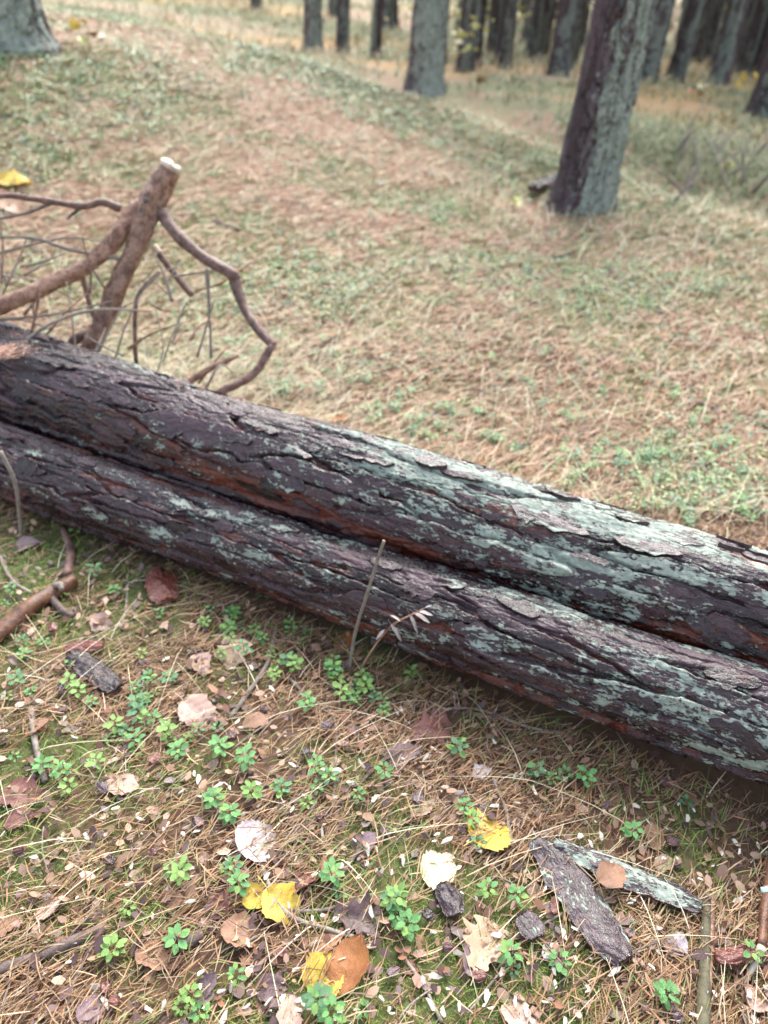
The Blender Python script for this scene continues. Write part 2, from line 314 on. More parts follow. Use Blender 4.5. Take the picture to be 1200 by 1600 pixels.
def make_log(which, label, seed, nu, nth, Lu, wv, depth, e0, e1, lich_px, red_px, pink_px, bare_px, base_l, bow, nplate, th_rng):
    p0, p1, ra, rb = LOGS[which]; L = np.linalg.norm(p1 - p0); ax = (p1 - p0) / L
    a = np.linspace(-e0, L + e1, nu); TH = warp_th(nth, 1.15, .5)
    P = p0 + ax * a[:, None]; RR = ra + (rb - ra) * a / L
    wob = np.c_[0 * a, .010 * np.sin(a * 3.1 + seed), .006 * np.sin(a * 2.3 + seed * 2)]; P = P + wob; P[:, 1] -= bow * (1 - ((a - L * .5) / (L * .55))**2)
    A, T = np.meshgrid(a, TH, indexing='ij')
    h, g, idv, tr, fine = bark(A, T, (ra + rb) / 2, seed, Lu, wv, depth)
    h = h + .018 * (fbm(A * 1.6, T * 1.2, seed + 30, 2) - .5)
    V, Fq, D = cyl(nth, nu, P, RR, h, TH)
    up = np.broadcast_to(D[:, 2][None], A.shape)
    pat = fbm(A * 2.6, T * 3.2, seed + 40, 5)
    li = base_l + 1.1 * (pat - .5) + .22 * up + .42 * (A / L - .5) + .2 * (g - .7) + .25 * (idv - .5)
    red = .12 + .4 * (1 - g) + .30 * (idv < .25) * g + .8 * (fbm(A * 3, T * 3, seed + 50, 3) - .55) - .15 * up
    tone = .28 + .5 * (idv - .4) + .25 * (fbm(A * 7, T * 4, seed + 60, 3) - .5)
    pk = np.zeros_like(A)
    VV = V.reshape(nu, nth, 3)
    def blob(arr, lst):
        for x, y, ru, rv, amt in lst:
            q, s = log_hit(x, y, which); dv = VV - q; du = dv @ ax
            perp = np.sqrt(np.maximum((dv**2).sum(-1) - du**2, 0))
            arr += amt * np.exp(-(du / ru)**2 - (perp / rv)**2)
    li = li.copy(); red = red.copy(); tone = tone.copy()
    blob(li, [(x, y, a_, b_ * 1.15, m_ * 1.35) for x, y, a_, b_, m_ in lich_px]); blob(red, red_px); blob(pk, pink_px); blob(li, [(x, y, ru, rv, -.6) for x, y, ru, rv in bare_px]); blob(tone, [(x, y, ru, rv, .35) for x, y, ru, rv in bare_px])
    root = thing('fallen_log', label, 'log', tuple(P[0]))
    me = mesh('bark', V - P[0], Fq, M_LOG)
    for nme, val in (('lichen', li), ('red', red), ('tone', tone), ('pink', pk)): attr(me, nme, val.ravel())
    vecattr(me, np.stack([A, T * (ra + rb) / 2, h * 2], -1).reshape(-1, 3))
    link('bark', me, root)
    r = random.Random(seed); Rm = (ra + rb) / 2
    for k in range(nplate):
        i = r.randrange(int(nu * .12), int(nu * .86)); th0 = r.uniform(*th_rng); j = int(np.argmin(np.abs(TH - th0)))
        var = PLATES[which][r.randrange(len(PLATES[which]))] if r.random() > .04 else PLATES[which][0]
        o = link('bark_plate', var if li[i, j] < .02 else PLATES_L[which][r.randrange(len(PLATES_L[which]))], root)
        c = VV[i, j]; out = D[:, :][j if D.ndim == 2 else 0]; hi = h[max(0, i - 5):i + 6, max(0, j - 3):j + 4].mean()
        c = P[i] + out * (RR[i] + hi); z = Vector(out); x = (Vector(ax) - z * Vector(ax).dot(z)).normalized(); y = z.cross(x)
        R_ = Matrix((x, y, z)).transposed() @ Matrix.Rotation(r.gauss(0, .09), 3, 'Z') @ Matrix.Rotation(r.gauss(0, .03), 3, 'Y'); o.rotation_euler = R_.to_euler(); o.location = c - P[0]; q = r.uniform(.7, 1.35); o.scale = (q * r.uniform(.8, 1.5), q, 1)
    for k, e in ((0, -1), (nu - 1, 1)):           # sawn ends beyond the frame
        ring = VV[k]; c = ring.mean(0); rings = [c + (ring - c) * f + ax * e * .004 for f in (.98, .6, .25)]
        W = np.concatenate(rings + [[c + ax * e * .004]]); F_ = []
        for q in range(2):
            for i in range(nth): F_.append((q * nth + i, q * nth + (i + 1) % nth, (q + 1) * nth + (i + 1) % nth, (q + 1) * nth + i))
        F_ += [(2 * nth + i, 2 * nth + (i + 1) % nth, 3 * nth) for i in range(nth)]
        if e > 0: F_ = [f[::-1] for f in F_]
        link('cut_end', mesh('cut_end', W - P[0], F_, M_CUT), root)
    return root
make_log('upper', 'thick upper pine log with plated bark and broad pale lichen patches', 3, 930, 262, .56, .060, .017, .7, .8,
         [(870, 880, .22, .05, .35), (1000, 915, .25, .04, .3), (690, 770, .25, .05, .22), (520, 770, .12, .03, .2), (900, 790, .3, .03, .22),
          (560, 720, .4, .03, .2), (1000, 830, .2, .03, .3), (300, 720, .08, .02, .2), (640, 810, .12, .03, .2), (170, 590, .15, .03, .12), (950, 960, .2, .03, .25)],
         [(470, 770, .25, .015, .5), (700, 830, .2, .014, .45), (380, 730, .18, .012, .4), (1130, 985, .2, .02, .6), (930, 910, .12, .012, .4), (230, 690, .2, .015, .3)],
         [(1160, 865, .05, .022, .6), (1075, 828, .03, .012, .55), (1195, 885, .04, .03, .5)],
         [(820, 830, .15, .02), (1090, 930, .2, .02), (280, 640, .25, .05), (90, 600, .2, .05), (1160, 865, .06, .03)], -.12, .035, 130, (.05, 2.2))
make_log('lower', 'slimmer lower pine log lying against the thick log with a smooth bluish top', 11, 860, 200, .44, .046, .014, .8, .9,
         [(725, 925, .07, .02, .6), (490, 870, .08, .02, .25), (900, 1015, .07, .02, .3), (1050, 1050, .2, .03, .25), (620, 1000, .35, .012, .35), (410, 915, .15, .008, .3),
          (1000, 1125, .25, .02, .25), (860, 1085, .12, .02, .2), (1160, 1180, .1, .02, .3), (1000, 1040, .1, .02, .2)],
         [(720, 990, .15, .015, .4), (160, 750, .1, .015, .4), (250, 790, .2, .03, .2), (120, 700, .25, .02, .3)], [],
         [(850, 980, .25, .03), (1120, 1045, .25, .03), (640, 900, .15, .02), (470, 850, .12, .02)], -.17, .015, 80, (-.6, 1.6))

# ------------------------------------------------------------------ trees
def needle_crown(seed):
    r = np.random.default_rng(seed); V = []; F_ = []
    for k in range(70):
        z = r.uniform(0, 6); rad = 2.2 * (1 - z / 8) * r.uniform(.4, 1); an = r.uniform(0, 6.28); c = np.array([rad * math.cos(an), rad * math.sin(an), z])
        for q in range(9):
            p = c + r.normal(0, .28, 3); d1 = r.normal(0, 1, 3); d1 /= np.linalg.norm(d1); d2 = np.cross(d1, r.normal(0, 1, 3)); d2 /= np.linalg.norm(d2)
            i = len(V); V += [p - d1 * .3, p + d2 * .07, p + d1 * .3, p - d2 * .07]; F_.append((i, i + 1, i + 2, i + 3))
    me = mesh('crown', np.array(V), np.array(F_), None)
    return me
M_CROWN = tint_mat('pine_needles', (.04, .07, .03), (.07, .11, .045), .6, 8, 0)
CROWN = needle_crown(5); CROWN.materials.append(M_CROWN)
def trunk_mesh(R, H, seed, nth, nu, dense, mat, wv, depth, Lu, lich_dir=0.6, lich_h=1.6, lich=.45, lean=(0, 0)):
    t = np.linspace(0, 1, nu); a = np.where(t < .72, t / .72 * dense, dense + (t - .72) / .28 * (H - dense)) - .12
    TH = np.linspace(0, 2 * math.pi, nth, endpoint=False)
    P = np.c_[lean[0] * a + .02 * np.sin(a * .9 + seed), lean[1] * a, a]
    RR = R * (1 - .55 * np.clip(a, 0, None) / H)
    A, T = np.meshgrid(a, TH, indexing='ij')
    h, g, idv, tr, fine = bark(A, T, R, seed, Lu, wv, depth)
    flare = R * (.34 * np.exp(-np.clip(A + .05, 0, None) / .10) * (.6 + .8 * vn(T * 5 / 6.2832, T * 0, seed + 3, None)) + .12 * np.exp(-np.clip(A, 0, None) / .45))
    V, Fq, D = cyl(nth, nu, P, RR, h + flare, TH)
    side = D[:, 0] * math.cos(lich_dir) - D[:, 1] * math.sin(lich_dir)     # lichen on the near right side
    S = np.broadcast_to(side[None], A.shape)
    li = lich * (.95 * S + .4 * np.exp(-np.clip(A, 0, None) / lich_h) - .38) + 1.1 * (fbm(A * 1.1, T * 5, seed + 40, 4) - .5)
    me = mesh('trunk', V, Fq[:, ::-1] if False else Fq, mat)
    vecattr(me, np.stack([A, T * R, h * 2 + seed], -1).reshape(-1, 3))
    attr(me, 'lichen', li.ravel()); attr(me, 'red', (.45 * (1 - g) + .35 * (idv < .2) - .1).ravel()); attr(me, 'tone', (.25 + .55 * (idv - .4) + .2 * (g - .5)).ravel()); attr(me, 'pink', np.zeros(A.size))
    return me
def plant_tree(label, group, p, me, crown_z, rot=0):
    o = thing('pine_tree', label, 'tree', (p[0], p[1], gz(p[0], p[1])), group); o.rotation_euler.z = rot
    link('trunk', me, o)
    if not crown_z: return o
    c = link('crown', CROWN, o, (0, 0, crown_z)); c.rotation_euler.z = random.uniform(0, 6); c.scale = (1, 1, 1)
    return o
G_T = 'pine trees of the forest'
p = spot(905, 325); plant_tree('large pine trunk standing nearest on the needle floor, grey lichen down its right side', G_T, p,
    trunk_mesh(.225, 20, 101, 150, 420, 3.0, M_TREE, .065, .026, .30, .75, 1.3, .95, (.035, .0)), 15)
p = spot(665, 140); plant_tree('straight pine trunk with pale lichen front standing on the mossy bank', G_T, p,
    trunk_mesh(.235, 20, 131, 110, 260, 3.0, M_TREE, .07, .022, .28, 1.2, 2.2, .85), 15)
p = spot(18, 66); plant_tree('grey lichened pine trunk cut by the upper left corner', G_T, p,
    trunk_mesh(.29, 20, 151, 110, 220, 2.2, M_TREE, .085, .026, .3, 1.2, 3.0, .95, (-.05, 0)), 15)
p = spot(488, 78); plant_tree('slim pine with a lichen pale foot beside the needle path', G_T, p,
    trunk_mesh(.19, 20, 171, 72, 200, 4.0, M_TREE, .08, .018, .3, .9, 1.8, .8), 15)
FARM = [trunk_mesh(.18, 14, 200 + k, 30, 90, 5, M_FAR, .09, .014, .4, .7 + .3 * k, 1.0, .55) for k in range(5)]
MID = [(785, 95, .15, 'slender pine just right of the lichen fronted trunk, its foot pale'), (872, 118, .19, 'dark reddish pine partly hidden behind the large trunk'),
       (1002, 126, .22, 'dark leaning pine with pale lichen streak right of the large trunk'), (833, 96, .11, 'thin pine between two darker trunks beyond the path'),
       (612, 40, .18, 'pine in front of the orange bracken behind the mossy bank'), (524, 22, .17, 'small pine beside the orange bracken, second beyond the slim one'),
       (725, 48, .17, 'pine rising behind the pale yellow bush'), (1187, 178, .20, 'black pine trunk cut by the right edge above yellow leaves')]
for k, (x, y, R, lab) in enumerate(MID):
    p = spot(x, y); o = plant_tree(lab, G_T, p, FARM[k % 5], 0, random.uniform(-.5, .5)); s = R / .18; o.scale = (s, s, 1)
    if x > 950: o.rotation_euler = (0, .06, 0)
k = 0
for _ in range(1150):
    y = 16 + 42 * random.random()**1.1; x = random.uniform(-.46, .60) * y
    px = 600 + FPX * (np.array([x, y, .8]) - CAM) @ Rt / dist((x, y, .8))
    dens = .02 if px < 470 else (.22 if px < 700 else .75)
    if random.random() > dens or crest_d(np.array([x]), np.array([y]))[0] < 3: continue
    if any(math.hypot(x - a, y - b) < .7 for a, b in [(2.09, 19.75), (2.85, 16.7), (4.1, 15.5)]): continue
    o = plant_tree('far dark pine trunk in the dense stand beyond the path', 'far pine trunks', (x, y), FARM[k % 5], 0, random.uniform(-.6, .6))
    s = random.uniform(.45, .95); o.scale = (s, s, 1); o.rotation_euler.x = random.gauss(0, .02); o.rotation_euler.y = random.gauss(.01 + .04 * (x > 2), .03)
    k += 1
    if k > 290: break

# ------------------------------------------------------------------ litter and ground cover (uncountable)
def in_logs(x, y, pad=.0):
    m = np.zeros(np.shape(x), bool)
    for p0, p1, ra, rb in LOGS.values():
        ax = (p1 - p0)[:2]; L = np.hypot(*ax); ax = ax / L; s = (x - p0[0]) * ax[0] + (y - p0[1]) * ax[1]
        d = np.abs((x - p0[0]) * -ax[1] + (y - p0[1]) * ax[0]); m |= d < ra * .75 + pad
    return m
NEEDLE_COLS = np.array([(.46, .29, .16), (.40, .22, .11), (.29, .155, .085), (.56, .41, .26), (.18, .10, .065), (.48, .35, .23)])
def strips(n, x, y, z, ang, length, width, pitch, bend, roll, cols, name, label, mat, seg=2):
    """n curved narrow ribbons"""
    r = rng; t = np.linspace(-.5, .5, seg + 1)
    d = np.c_[np.cos(ang), np.sin(ang), np.zeros(n)]; s = np.c_[-np.sin(ang), np.cos(ang), np.zeros(n)]
    V = np.zeros((n, seg + 1, 2, 3))
    for k, tt in enumerate(t):
        c = np.c_[x, y, z] + d * (length * tt)[:, None] + s * (bend * length * (tt * tt - .1))[:, None]
        c[:, 2] += length * tt * pitch
        wv = width * (1.0 if abs(tt) < .49 else .55)
        off = s * (np.cos(roll) * wv / 2)[:, None] + np.array([0, 0, 1]) * (np.sin(roll) * wv / 2)[:, None]
        V[:, k, 0] = c - off; V[:, k, 1] = c + off
    i = np.arange(n * (seg + 1) * 2).reshape(n, seg + 1, 2)
    Fq = np.stack([i[:, :-1, 0], i[:, 1:, 0], i[:, 1:, 1], i[:, :-1, 1]], -1).reshape(-1, 4)
    me = mesh(name, V.reshape(-1, 3), Fq, mat); colattr(me, np.repeat(cols, (seg + 1) * 2, 0))
    o = link(name, me); o['kind'] = 'stuff'
    if label: o['label'] = label
    return o
def dirs(n, main=.78, spread=.35, frac=.6):
    a = rng.uniform(0, math.pi, n); m = rng.random(n) < frac; a[m] = rng.normal(main, spread, m.sum()); return a
# needles near
n = 172000; x = rng.uniform(-2.3, 2.0, n); y = .42 + 2.9 * rng.random(n)**1.15
keep = ~in_logs(x, y) & (np.abs(x) < .75 * y + .5) & (rng.random(n) < (.3 + 1.1 * sst(.35, .62, fbm(x * 3, y * 3, 71, 3))) * (1 - .72 * sst(.45, .58, fbm(x * 1.7, y * 1.7, 21, 4) * .65 + fbm(x * 7, y * 7, 33, 3) * .35)))
x, y = x[keep], y[keep]; n = len(x); z = terrain(x, y) + .004 + .024 * rng.random(n)**2
L = rng.uniform(.022, .07, n)
ci = rng.choice(6, n, p=[.3, .25, .13, .14, .08, .1]); cols = NEEDLE_COLS[ci] * rng.uniform(.5, 1.08, n)[:, None]
strips(n, x, y, z, dirs(n), L, rng.uniform(.0012, .0030, n), rng.normal(0, .13, n), rng.normal(0, .12, n), rng.normal(0, .5, n), cols, 'needle_litter', 'orange brown fallen pine needles over the forest floor', M_ATT)
# needles further off
n = 88000; y = 2.3 + 8.5 * rng.random(n)**1.5; x = rng.uniform(-1, 1, n) * (.62 * y + .4)
keep = ~in_logs(x, y); x, y = x[keep], y[keep]; n = len(x); z = terrain(x, y) + .006 + .025 * rng.random(n)**2
cols = np.array([(.48, .31, .20), (.47, .255, .145), (.33, .185, .115), (.60, .46, .32), (.16, .10, .07), (.50, .37, .26)])[rng.choice(6, n, p=[.26, .2, .12, .22, .06, .14])] * rng.uniform(.85, 1.25, n)[:, None]
strips(n, x, y, z, dirs(n, .8, .3, .65), rng.uniform(.05, .13, n), .0018 + .0007 * y, rng.normal(0, .12, n), rng.normal(0, .25, n), rng.normal(0, .5, n), cols, 'needle_litter', 'pale fallen needles and dead grass behind the logs', M_ATT)
# short moss in patches
n = 150000; y = .42 + 8 * rng.random(n)**1.6; x = rng.uniform(-1, 1, n) * (.62 * y + .5)
keep = ~in_logs(x, y) & (rng.random(n) < 1.6 * sst(.43, .56, fbm(x * 1.7, y * 1.7, 21, 4) * .65 + fbm(x * 7, y * 7, 33, 3) * .35)); x, y = x[keep], y[keep]; n = len(x)
z = terrain(x, y) + .006
cols = np.array([(.17, .25, .045), (.24, .32, .06), (.12, .18, .035), (.29, .34, .09)])[rng.choice(4, n)] * rng.uniform(.7, 1.2, n)[:, None]
strips(n, x, y, z, rng.uniform(0, 6.28, n), .014 + .003 * y * rng.random(n), .0016 + .0007 * y, rng.uniform(.2, 1.6, n), rng.normal(0, .2, n), rng.normal(0, .5, n), cols, 'moss', 'short bright green moss between the needles', M_ATT, 1)
# dry grass
def grass(n, x, y, ln, wd, cols, name, label, lean=.8):
    t = np.linspace(0, 1, 5); ang = dirs(n, .8, .5, .55) + np.where(rng.random(n) < .25, math.pi, 0)
    d = np.c_[np.cos(ang), np.sin(ang)]; s = np.c_[-np.sin(ang), np.cos(ang)]; z = terrain(x, y); V = np.zeros((n, 5, 2, 3)); k = lean * rng.uniform(.5, 1.5, n)
    for q, tt in enumerate(t):
        hor = ln * (tt * .5 * k + tt * tt * .5 * k); ver = ln * (tt * .85 - .55 * tt * tt * np.clip(k, 0, 1.2))
        c = np.c_[x + d[:, 0] * hor, y + d[:, 1] * hor, z + ver + .004]; wv = (wd * (1 - .8 * tt) / 2)[:, None]
        off = np.c_[s * wv, np.zeros(n)]; V[:, q, 0] = c - off; V[:, q, 1] = c + off
    i = np.arange(n * 10).reshape(n, 5, 2)
    Fq = np.stack([i[:, :-1, 0], i[:, 1:, 0], i[:, 1:, 1], i[:, :-1, 1]], -1).reshape(-1, 4)
    me = mesh(name, V.reshape(-1, 3), Fq, M_ATT); colattr(me, np.repeat(cols, 10, 0)); tag(link(name, me), label, None, None, 'stuff')
PALE = np.array([(.70, .60, .42), (.60, .48, .31), (.66, .60, .43), (.42, .40, .22)])
n = 7000; y = 2.2 + 9 * rng.random(n)**1.4; x = rng.uniform(-1, 1, n) * (.6 * y + .3); k = ~in_logs(x, y, .03) & (rng.random(n) < .25 + sst(.4, .65, fbm(x * .9, y * .9, 81, 3))); x, y = x[k], y[k]; n = len(x)
grass(n, x, y, rng.uniform(.10, .34, n), .0022 + .0006 * y, PALE[rng.choice(4, n)] * rng.uniform(.8, 1.2, n)[:, None], 'dry_grass', 'thin pale dry grass stems behind the logs', 1.1)
n = 5200; x = rng.uniform(-1.3, 1.3, n); y = rng.uniform(.45, 2.4, n); k = ~in_logs(x, y, .02) & (rng.random(n) < sst(.46, .62, fbm(x * 3.1 + 4, y * 3.1, 97, 3))); x, y = x[k], y[k]; n = len(x)
grass(n, x, y, rng.uniform(.02, .07, n), rng.uniform(.0016, .0034, n), np.array([(.17, .27, .05), (.22, .32, .08), (.30, .34, .11), (.13, .21, .06)])[rng.choice(4, n)] * rng.uniform(.8, 1.2, n)[:, None], 'moss_grass', 'fine green grass and moss tufts before the logs', 1.2)
n = 320; x = rng.uniform(-1.0, 1.0, n); y = rng.uniform(.5, 2.0, n); k = ~in_logs(x, y, .02); x, y = x[k], y[k]; n = len(x)
grass(n, x, y, rng.uniform(.04, .13, n), np.full(n, .0026), PALE[rng.choice(4, n)] * rng.uniform(.8, 1.15, n)[:, None], 'dry_grass', 'thin pale dry grass blades in front of the logs', 1.9)
n = 1500; x = rng.normal(-.95, .4, n); y = rng.normal(3.0, .35, n); k = ~in_logs(x, y, .06); x, y = x[k], y[k]; n = len(x)
grass(n, x, y, rng.uniform(.08, .26, n), rng.uniform(.003, .005, n), PALE[rng.choice(4, n)] * rng.uniform(.7, 1.1, n)[:, None], 'dry_grass', 'dry grass grown through the foot of the forked branch', 1.0)
# green bank grass along the crest, and the far bank
n = 20000; k = rng.integers(0, len(CREST) - 2, n); t = rng.random(n)[:, None]; c = CREST[k] * (1 - t) + CREST[k + 1] * t
x = c[:, 0] + rng.normal(-.15, .5, n); y = c[:, 1] + rng.normal(-.15, .5, n); ok = rng.random(n) < .1 + sst(.4, .6, fbm(x * 1.1, y * 1.1, 95, 3)); x, y = x[ok], y[ok]; n = len(x)
cols = np.array([(.16, .22, .10), (.22, .27, .14), (.36, .34, .19), (.12, .17, .08)])[rng.choice(4, n, p=[.35, .3, .15, .2])] * rng.uniform(.75, 1.2, n)[:, None]
grass(n, x, y, rng.uniform(.03, .10, n), rng.uniform(.006, .012, n), cols, 'bank_grass', 'low green moss and bilberry on the bank by the path', .7)
n = 30000; y = 8 + 24 * rng.random(n)**1.3; x = rng.uniform(-.6, .62, n) * y; cc = crest_d(x, y); ok = (cc > 2.0) & (rng.random(n) < .1 + sst(.42, .6, fbm(x * .35, y * .35, 41, 3))); x, y = x[ok], y[ok]; n = len(x)
cols = np.array([(.15, .19, .085), (.20, .23, .12), (.36, .31, .17), (.42, .30, .15)])[rng.choice(4, n)] * rng.uniform(.75, 1.2, n)[:, None]
grass(n, x, y, rng.uniform(.10, .35, n), .008 + .0011 * y, cols, 'undergrowth', 'green and straw undergrowth between the far pines', .8)
n = 15000; y = 16 + 44 * rng.random(n); x = rng.uniform(-.6, .62, n) * y; ok = crest_d(x, y) > 4; x, y = x[ok], y[ok]; n = len(x)
cols = np.array([(.50, .42, .26), (.52, .36, .19), (.30, .34, .19), (.58, .50, .34)])[rng.choice(4, n)] * rng.uniform(.75, 1.2, n)[:, None]
grass(n, x, y, rng.uniform(.10, .42, n), .010 + .0011 * y, cols, 'undergrowth', 'pale yellow autumn undergrowth deep in the stand', .5)
# low leafy cover
def leaf_cover(n, x, y, size, hgt, cols, name, label, per=7):
    z = terrain(x, y); N_ = n * per; rep = lambda a: np.repeat(a, per, 0)
    an = rng.uniform(0, 6.28, N_); el = rng.uniform(-.2, .8, N_); sz = rep(size) * rng.uniform(.6, 1.25, N_)
    bx = rep(x) + rng.normal(0, 1, N_) * rep(size) * .9; by = rep(y) + rng.normal(0, 1, N_) * rep(size) * .9; bz = rep(z) + rep(hgt) * rng.uniform(.25, 1.0, N_)
    d = np.c_[np.cos(an) * np.cos(el), np.sin(an) * np.cos(el), np.sin(el)]; s = np.c_[-np.sin(an), np.cos(an), rng.normal(0, .25, N_)]
    B = np.c_[bx, by, bz]; sz = sz[:, None]
    V = np.stack([B, B + d * sz * .35 + s * sz * .3, B + d * sz * .8 + s * sz * .22, B + d * sz, B + d * sz * .8 - s * sz * .22, B + d * sz * .35 - s * sz * .3], 1)
    i = np.arange(N_ * 6).reshape(N_, 6); Fq = np.concatenate([i[:, [0, 1, 2, 3]], i[:, [0, 3, 4, 5]]])
    me = mesh(name, V.reshape(-1, 3), Fq, M_LEAFATT); cc = rep(cols) * rng.uniform(.75, 1.25, N_)[:, None]; colattr(me, np.repeat(cc, 6, 0))
    tag(link(name, me), label, None, None, 'stuff')
GREENS = np.array([(.12, .26, .11), (.19, .32, .13), (.32, .39, .14), (.14, .26, .17), (.38, .40, .16)])
n = 44000; y = 2.3 + 9 * rng.random(n)**1.35; x = rng.uniform(-1, 1, n) * (.6 * y + .3)
dn = fbm(x * .8 + 3, y * .8, 91, 4) + .20 * np.exp(-((x + .25) / .8)**2 - ((y - 3.9) / 1.0)**2) + .10 * np.exp(-((x + 1.2) / .9)**2 - ((y - 3.6) / .9)**2) - .05 * sst(0, 2, x)
k = ~in_logs(x, y, .04) & (rng.random(n) < .14 + .80 * sst(.44, .59, dn)) & ((crest_d(x, y) < .3) | (rng.random(n) < .35)); x, y = x[k], y[k]; n = len(x)
leaf_cover(n, x, y, .010 + .0019 * y, rng.uniform(.015, .06, n), GREENS[rng.choice(5, n, p=[.22, .28, .22, .14, .14])], 'bilberry_cover', 'low yellow green bilberry leaves covering the ground behind the logs', 6)
bq = np.array([spot(*q)[:2] for q in ((935, 185), (1000, 212), (1075, 238), (1150, 272), (1230, 300))]); n = 9000; k = rng.integers(0, 4, n); t = rng.random(n)[:, None]; c = bq[k] * (1 - t) + bq[k + 1] * t
x = c[:, 0] + rng.normal(0, .45, n); y = c[:, 1] + rng.normal(0, .55, n)
grass(n, x, y, rng.uniform(.05, .22, n), rng.uniform(.006, .014, n), np.array([(.17, .24, .10), (.24, .29, .14), (.46, .40, .24), (.13, .19, .09)])[rng.choice(4, n)] * rng.uniform(.8, 1.2, n)[:, None], 'bank_grass', 'green and straw growth on the far bank right of the large pine', .8)
# torn leaf and bark crumbs
n = 3400; x = rng.uniform(-1.4, 1.3, n); y = rng.uniform(.45, 2.2, n); k = ~in_logs(x, y); x, y = x[k], y[k]; n = len(x)
CR = np.array([(.24, .12, .075), (.33, .20, .13), (.14, .085, .08), (.44, .29, .2), (.10, .06, .055)])
leaf_cover(n, x, y, rng.uniform(.008, .030, n), np.full(n, .016), CR[rng.choice(5, n)], 'leaf_litter', 'brown crumbs of leaf and bark among the needles', 2)

# ------------------------------------------------------------------ tubes: branches, twigs, sticks
def catmull(P, R, m):
    P = np.array(P, float); R = np.array(R, float); n = len(P)
    if n == 2: t = np.linspace(0, 1, m * 2)[:, None]; return P[0] * (1 - t) + P[1] * t, (R[0] * (1 - t) + R[1] * t)[:, 0]
    Q = np.r_[[2 * P[0] - P[1]], P, [2 * P[-1] - P[-2]]]; out = []; ro = []
    for i in range(n - 1):
        for t in np.linspace(0, 1, m, endpoint=(i == n - 2)):
            a, b, c, d = Q[i:i + 4]
            out.append(.5 * (2 * b + (c - a) * t + (2 * a - 5 * b + 4 * c - d) * t * t + (3 * b - a - 3 * c + d) * t**3)); ro.append(R[i] * (1 - t) + R[i + 1] * t)
    return np.array(out), np.array(ro)
def tube_mesh(name, P, R, mat, sides=10, m=8, rough=.12, seed=0, origin=(0, 0, 0), cap_mat=None):
    P, R = catmull(P, R, m); n = len(P)
    T = np.gradient(P, axis=0); T /= np.linalg.norm(T, axis=1)[:, None] + 1e-9
    ref = np.array([0, 0, 1.0]) if abs(T[0][2]) < .9 else np.array([1.0, 0, 0]); V = []
    th = np.linspace(0, 2 * math.pi, sides, endpoint=False); s_len = np.r_[0, np.cumsum(np.linalg.norm(np.diff(P, axis=0), axis=1))]
    for i in range(n):
        s = np.cross(T[i], ref); s /= np.linalg.norm(s); q = np.cross(s, T[i]); ref = q
        k = 1 + rough * 2 * (vn(np.full(sides, s_len[i] / (R.max() * 2.5)), th * 1.2, seed) - .5) + rough * (vn(np.full(sides, s_len[i] / (R.max() * .6)), th * 3, seed + 5) - .5)
        V.append(P[i] + (R[i] * k)[:, None] * (np.cos(th)[:, None] * s + np.sin(th)[:, None] * q))
    V = np.concatenate(V + [[P[0]], [P[-1]]]) - np.array(origin); F_ = []
    for i in range(n - 1):
        for j in range(sides): F_.append((i * sides + j, i * sides + (j + 1) % sides, (i + 1) * sides + (j + 1) % sides, (i + 1) * sides + j))
    nb = len(F_)
    F_ += [(n * sides, (j + 1) % sides, j) for j in range(sides)] + [(n * sides + 1, (n - 1) * sides + j, (n - 1) * sides + (j + 1) % sides) for j in range(sides)]
    F_ = [f[::-1] for f in F_]
    me = mesh(name, V, F_, mat)
    if cap_mat:
        me.materials.append(cap_mat)
        for k in range(nb, len(F_)): me.polygons[k].material_index = 1; me.polygons[k].use_smooth = False
    return me
def pts(lst):                    # (x, y, Y) stands free at that distance, (x, y) lies on the ground
    return [at(*q) if len(q) == 3 else spot(*q) for q in lst]

# forked branch behind the logs
S = pts([(132, 560, 2.78), (165, 492, 2.85), (208, 395, 2.95), (238, 315, 3.04), (264, 266, 3.1)]); S[0][2] = min(S[0][2], .3)
br = thing('forked_branch', 'thick forked branch with sawn white tips standing behind the thick log', 'branch', tuple(S[0])); o0 = S[0]
st = link('stem', tube_mesh('stem', S, [.036, .034, .036, .043, .039], M_BRANCH, 18, 16, .30, 1, o0), br)
d = S[-1] - S[-2]; d /= np.linalg.norm(d)
tc = np.array([0, -.8, .6])
for dx, rr_, ln in ((-.015, .024, .022), (.021, .019, .014)):
    f0 = S[-1] + np.array([dx, 0, -dx * .3]); nub = link('stub', tube_mesh('stub', [f0 - d * .05, f0, f0 + d * ln], [rr_ * 1.1, rr_ * 1.05, rr_], M_BRANCH, 12, 3, .08, 3, o0), br)
    link('cut_face', tube_mesh('cut_face', [f0 + d * (ln - .012), f0 + d * (ln + .004) + tc * .012], [rr_ * 1.03, rr_ * 1.0], M_CUT, 14, 2, .05, 4, o0), nub)
link('knot', tube_mesh('knot', [S[3] + np.array([-.005, -.04, .01]), S[3] + np.array([-.008, -.062, .02])], [.016, .010], M_DTWIG, 10, 3, .2, 5, o0), st)
K = pts([(222, 318, 3.05), (190, 360, 2.98), (140, 410, 2.9), (70, 448, 2.8), (0, 478, 2.7), (-140, 540, 2.6), (-260, 640, 2.55)])
link('limb', tube_mesh('limb', K, [.030, .031, .031, .028, .028, .026, .02], M_BRANCH, 14, 12, .26, 7, o0), br)
K = pts([(244, 318, 3.04), (270, 360, 2.98), (318, 402, 2.92), (362, 428, 2.86), (368, 440, 2.85), (380, 478, 2.80), (404, 515, 2.72), (428, 541, 2.68)])
rl = link('limb', tube_mesh('limb', K, [.023, .022, .021, .023, .021, .018, .017, .015], M_BRANCH2, 12, 8, .2, 9, o0), br)
K2 = pts([(426, 540, 2.68), (395, 585, 2.62), (345, 612, 2.55), (322, 628, 2.52)])
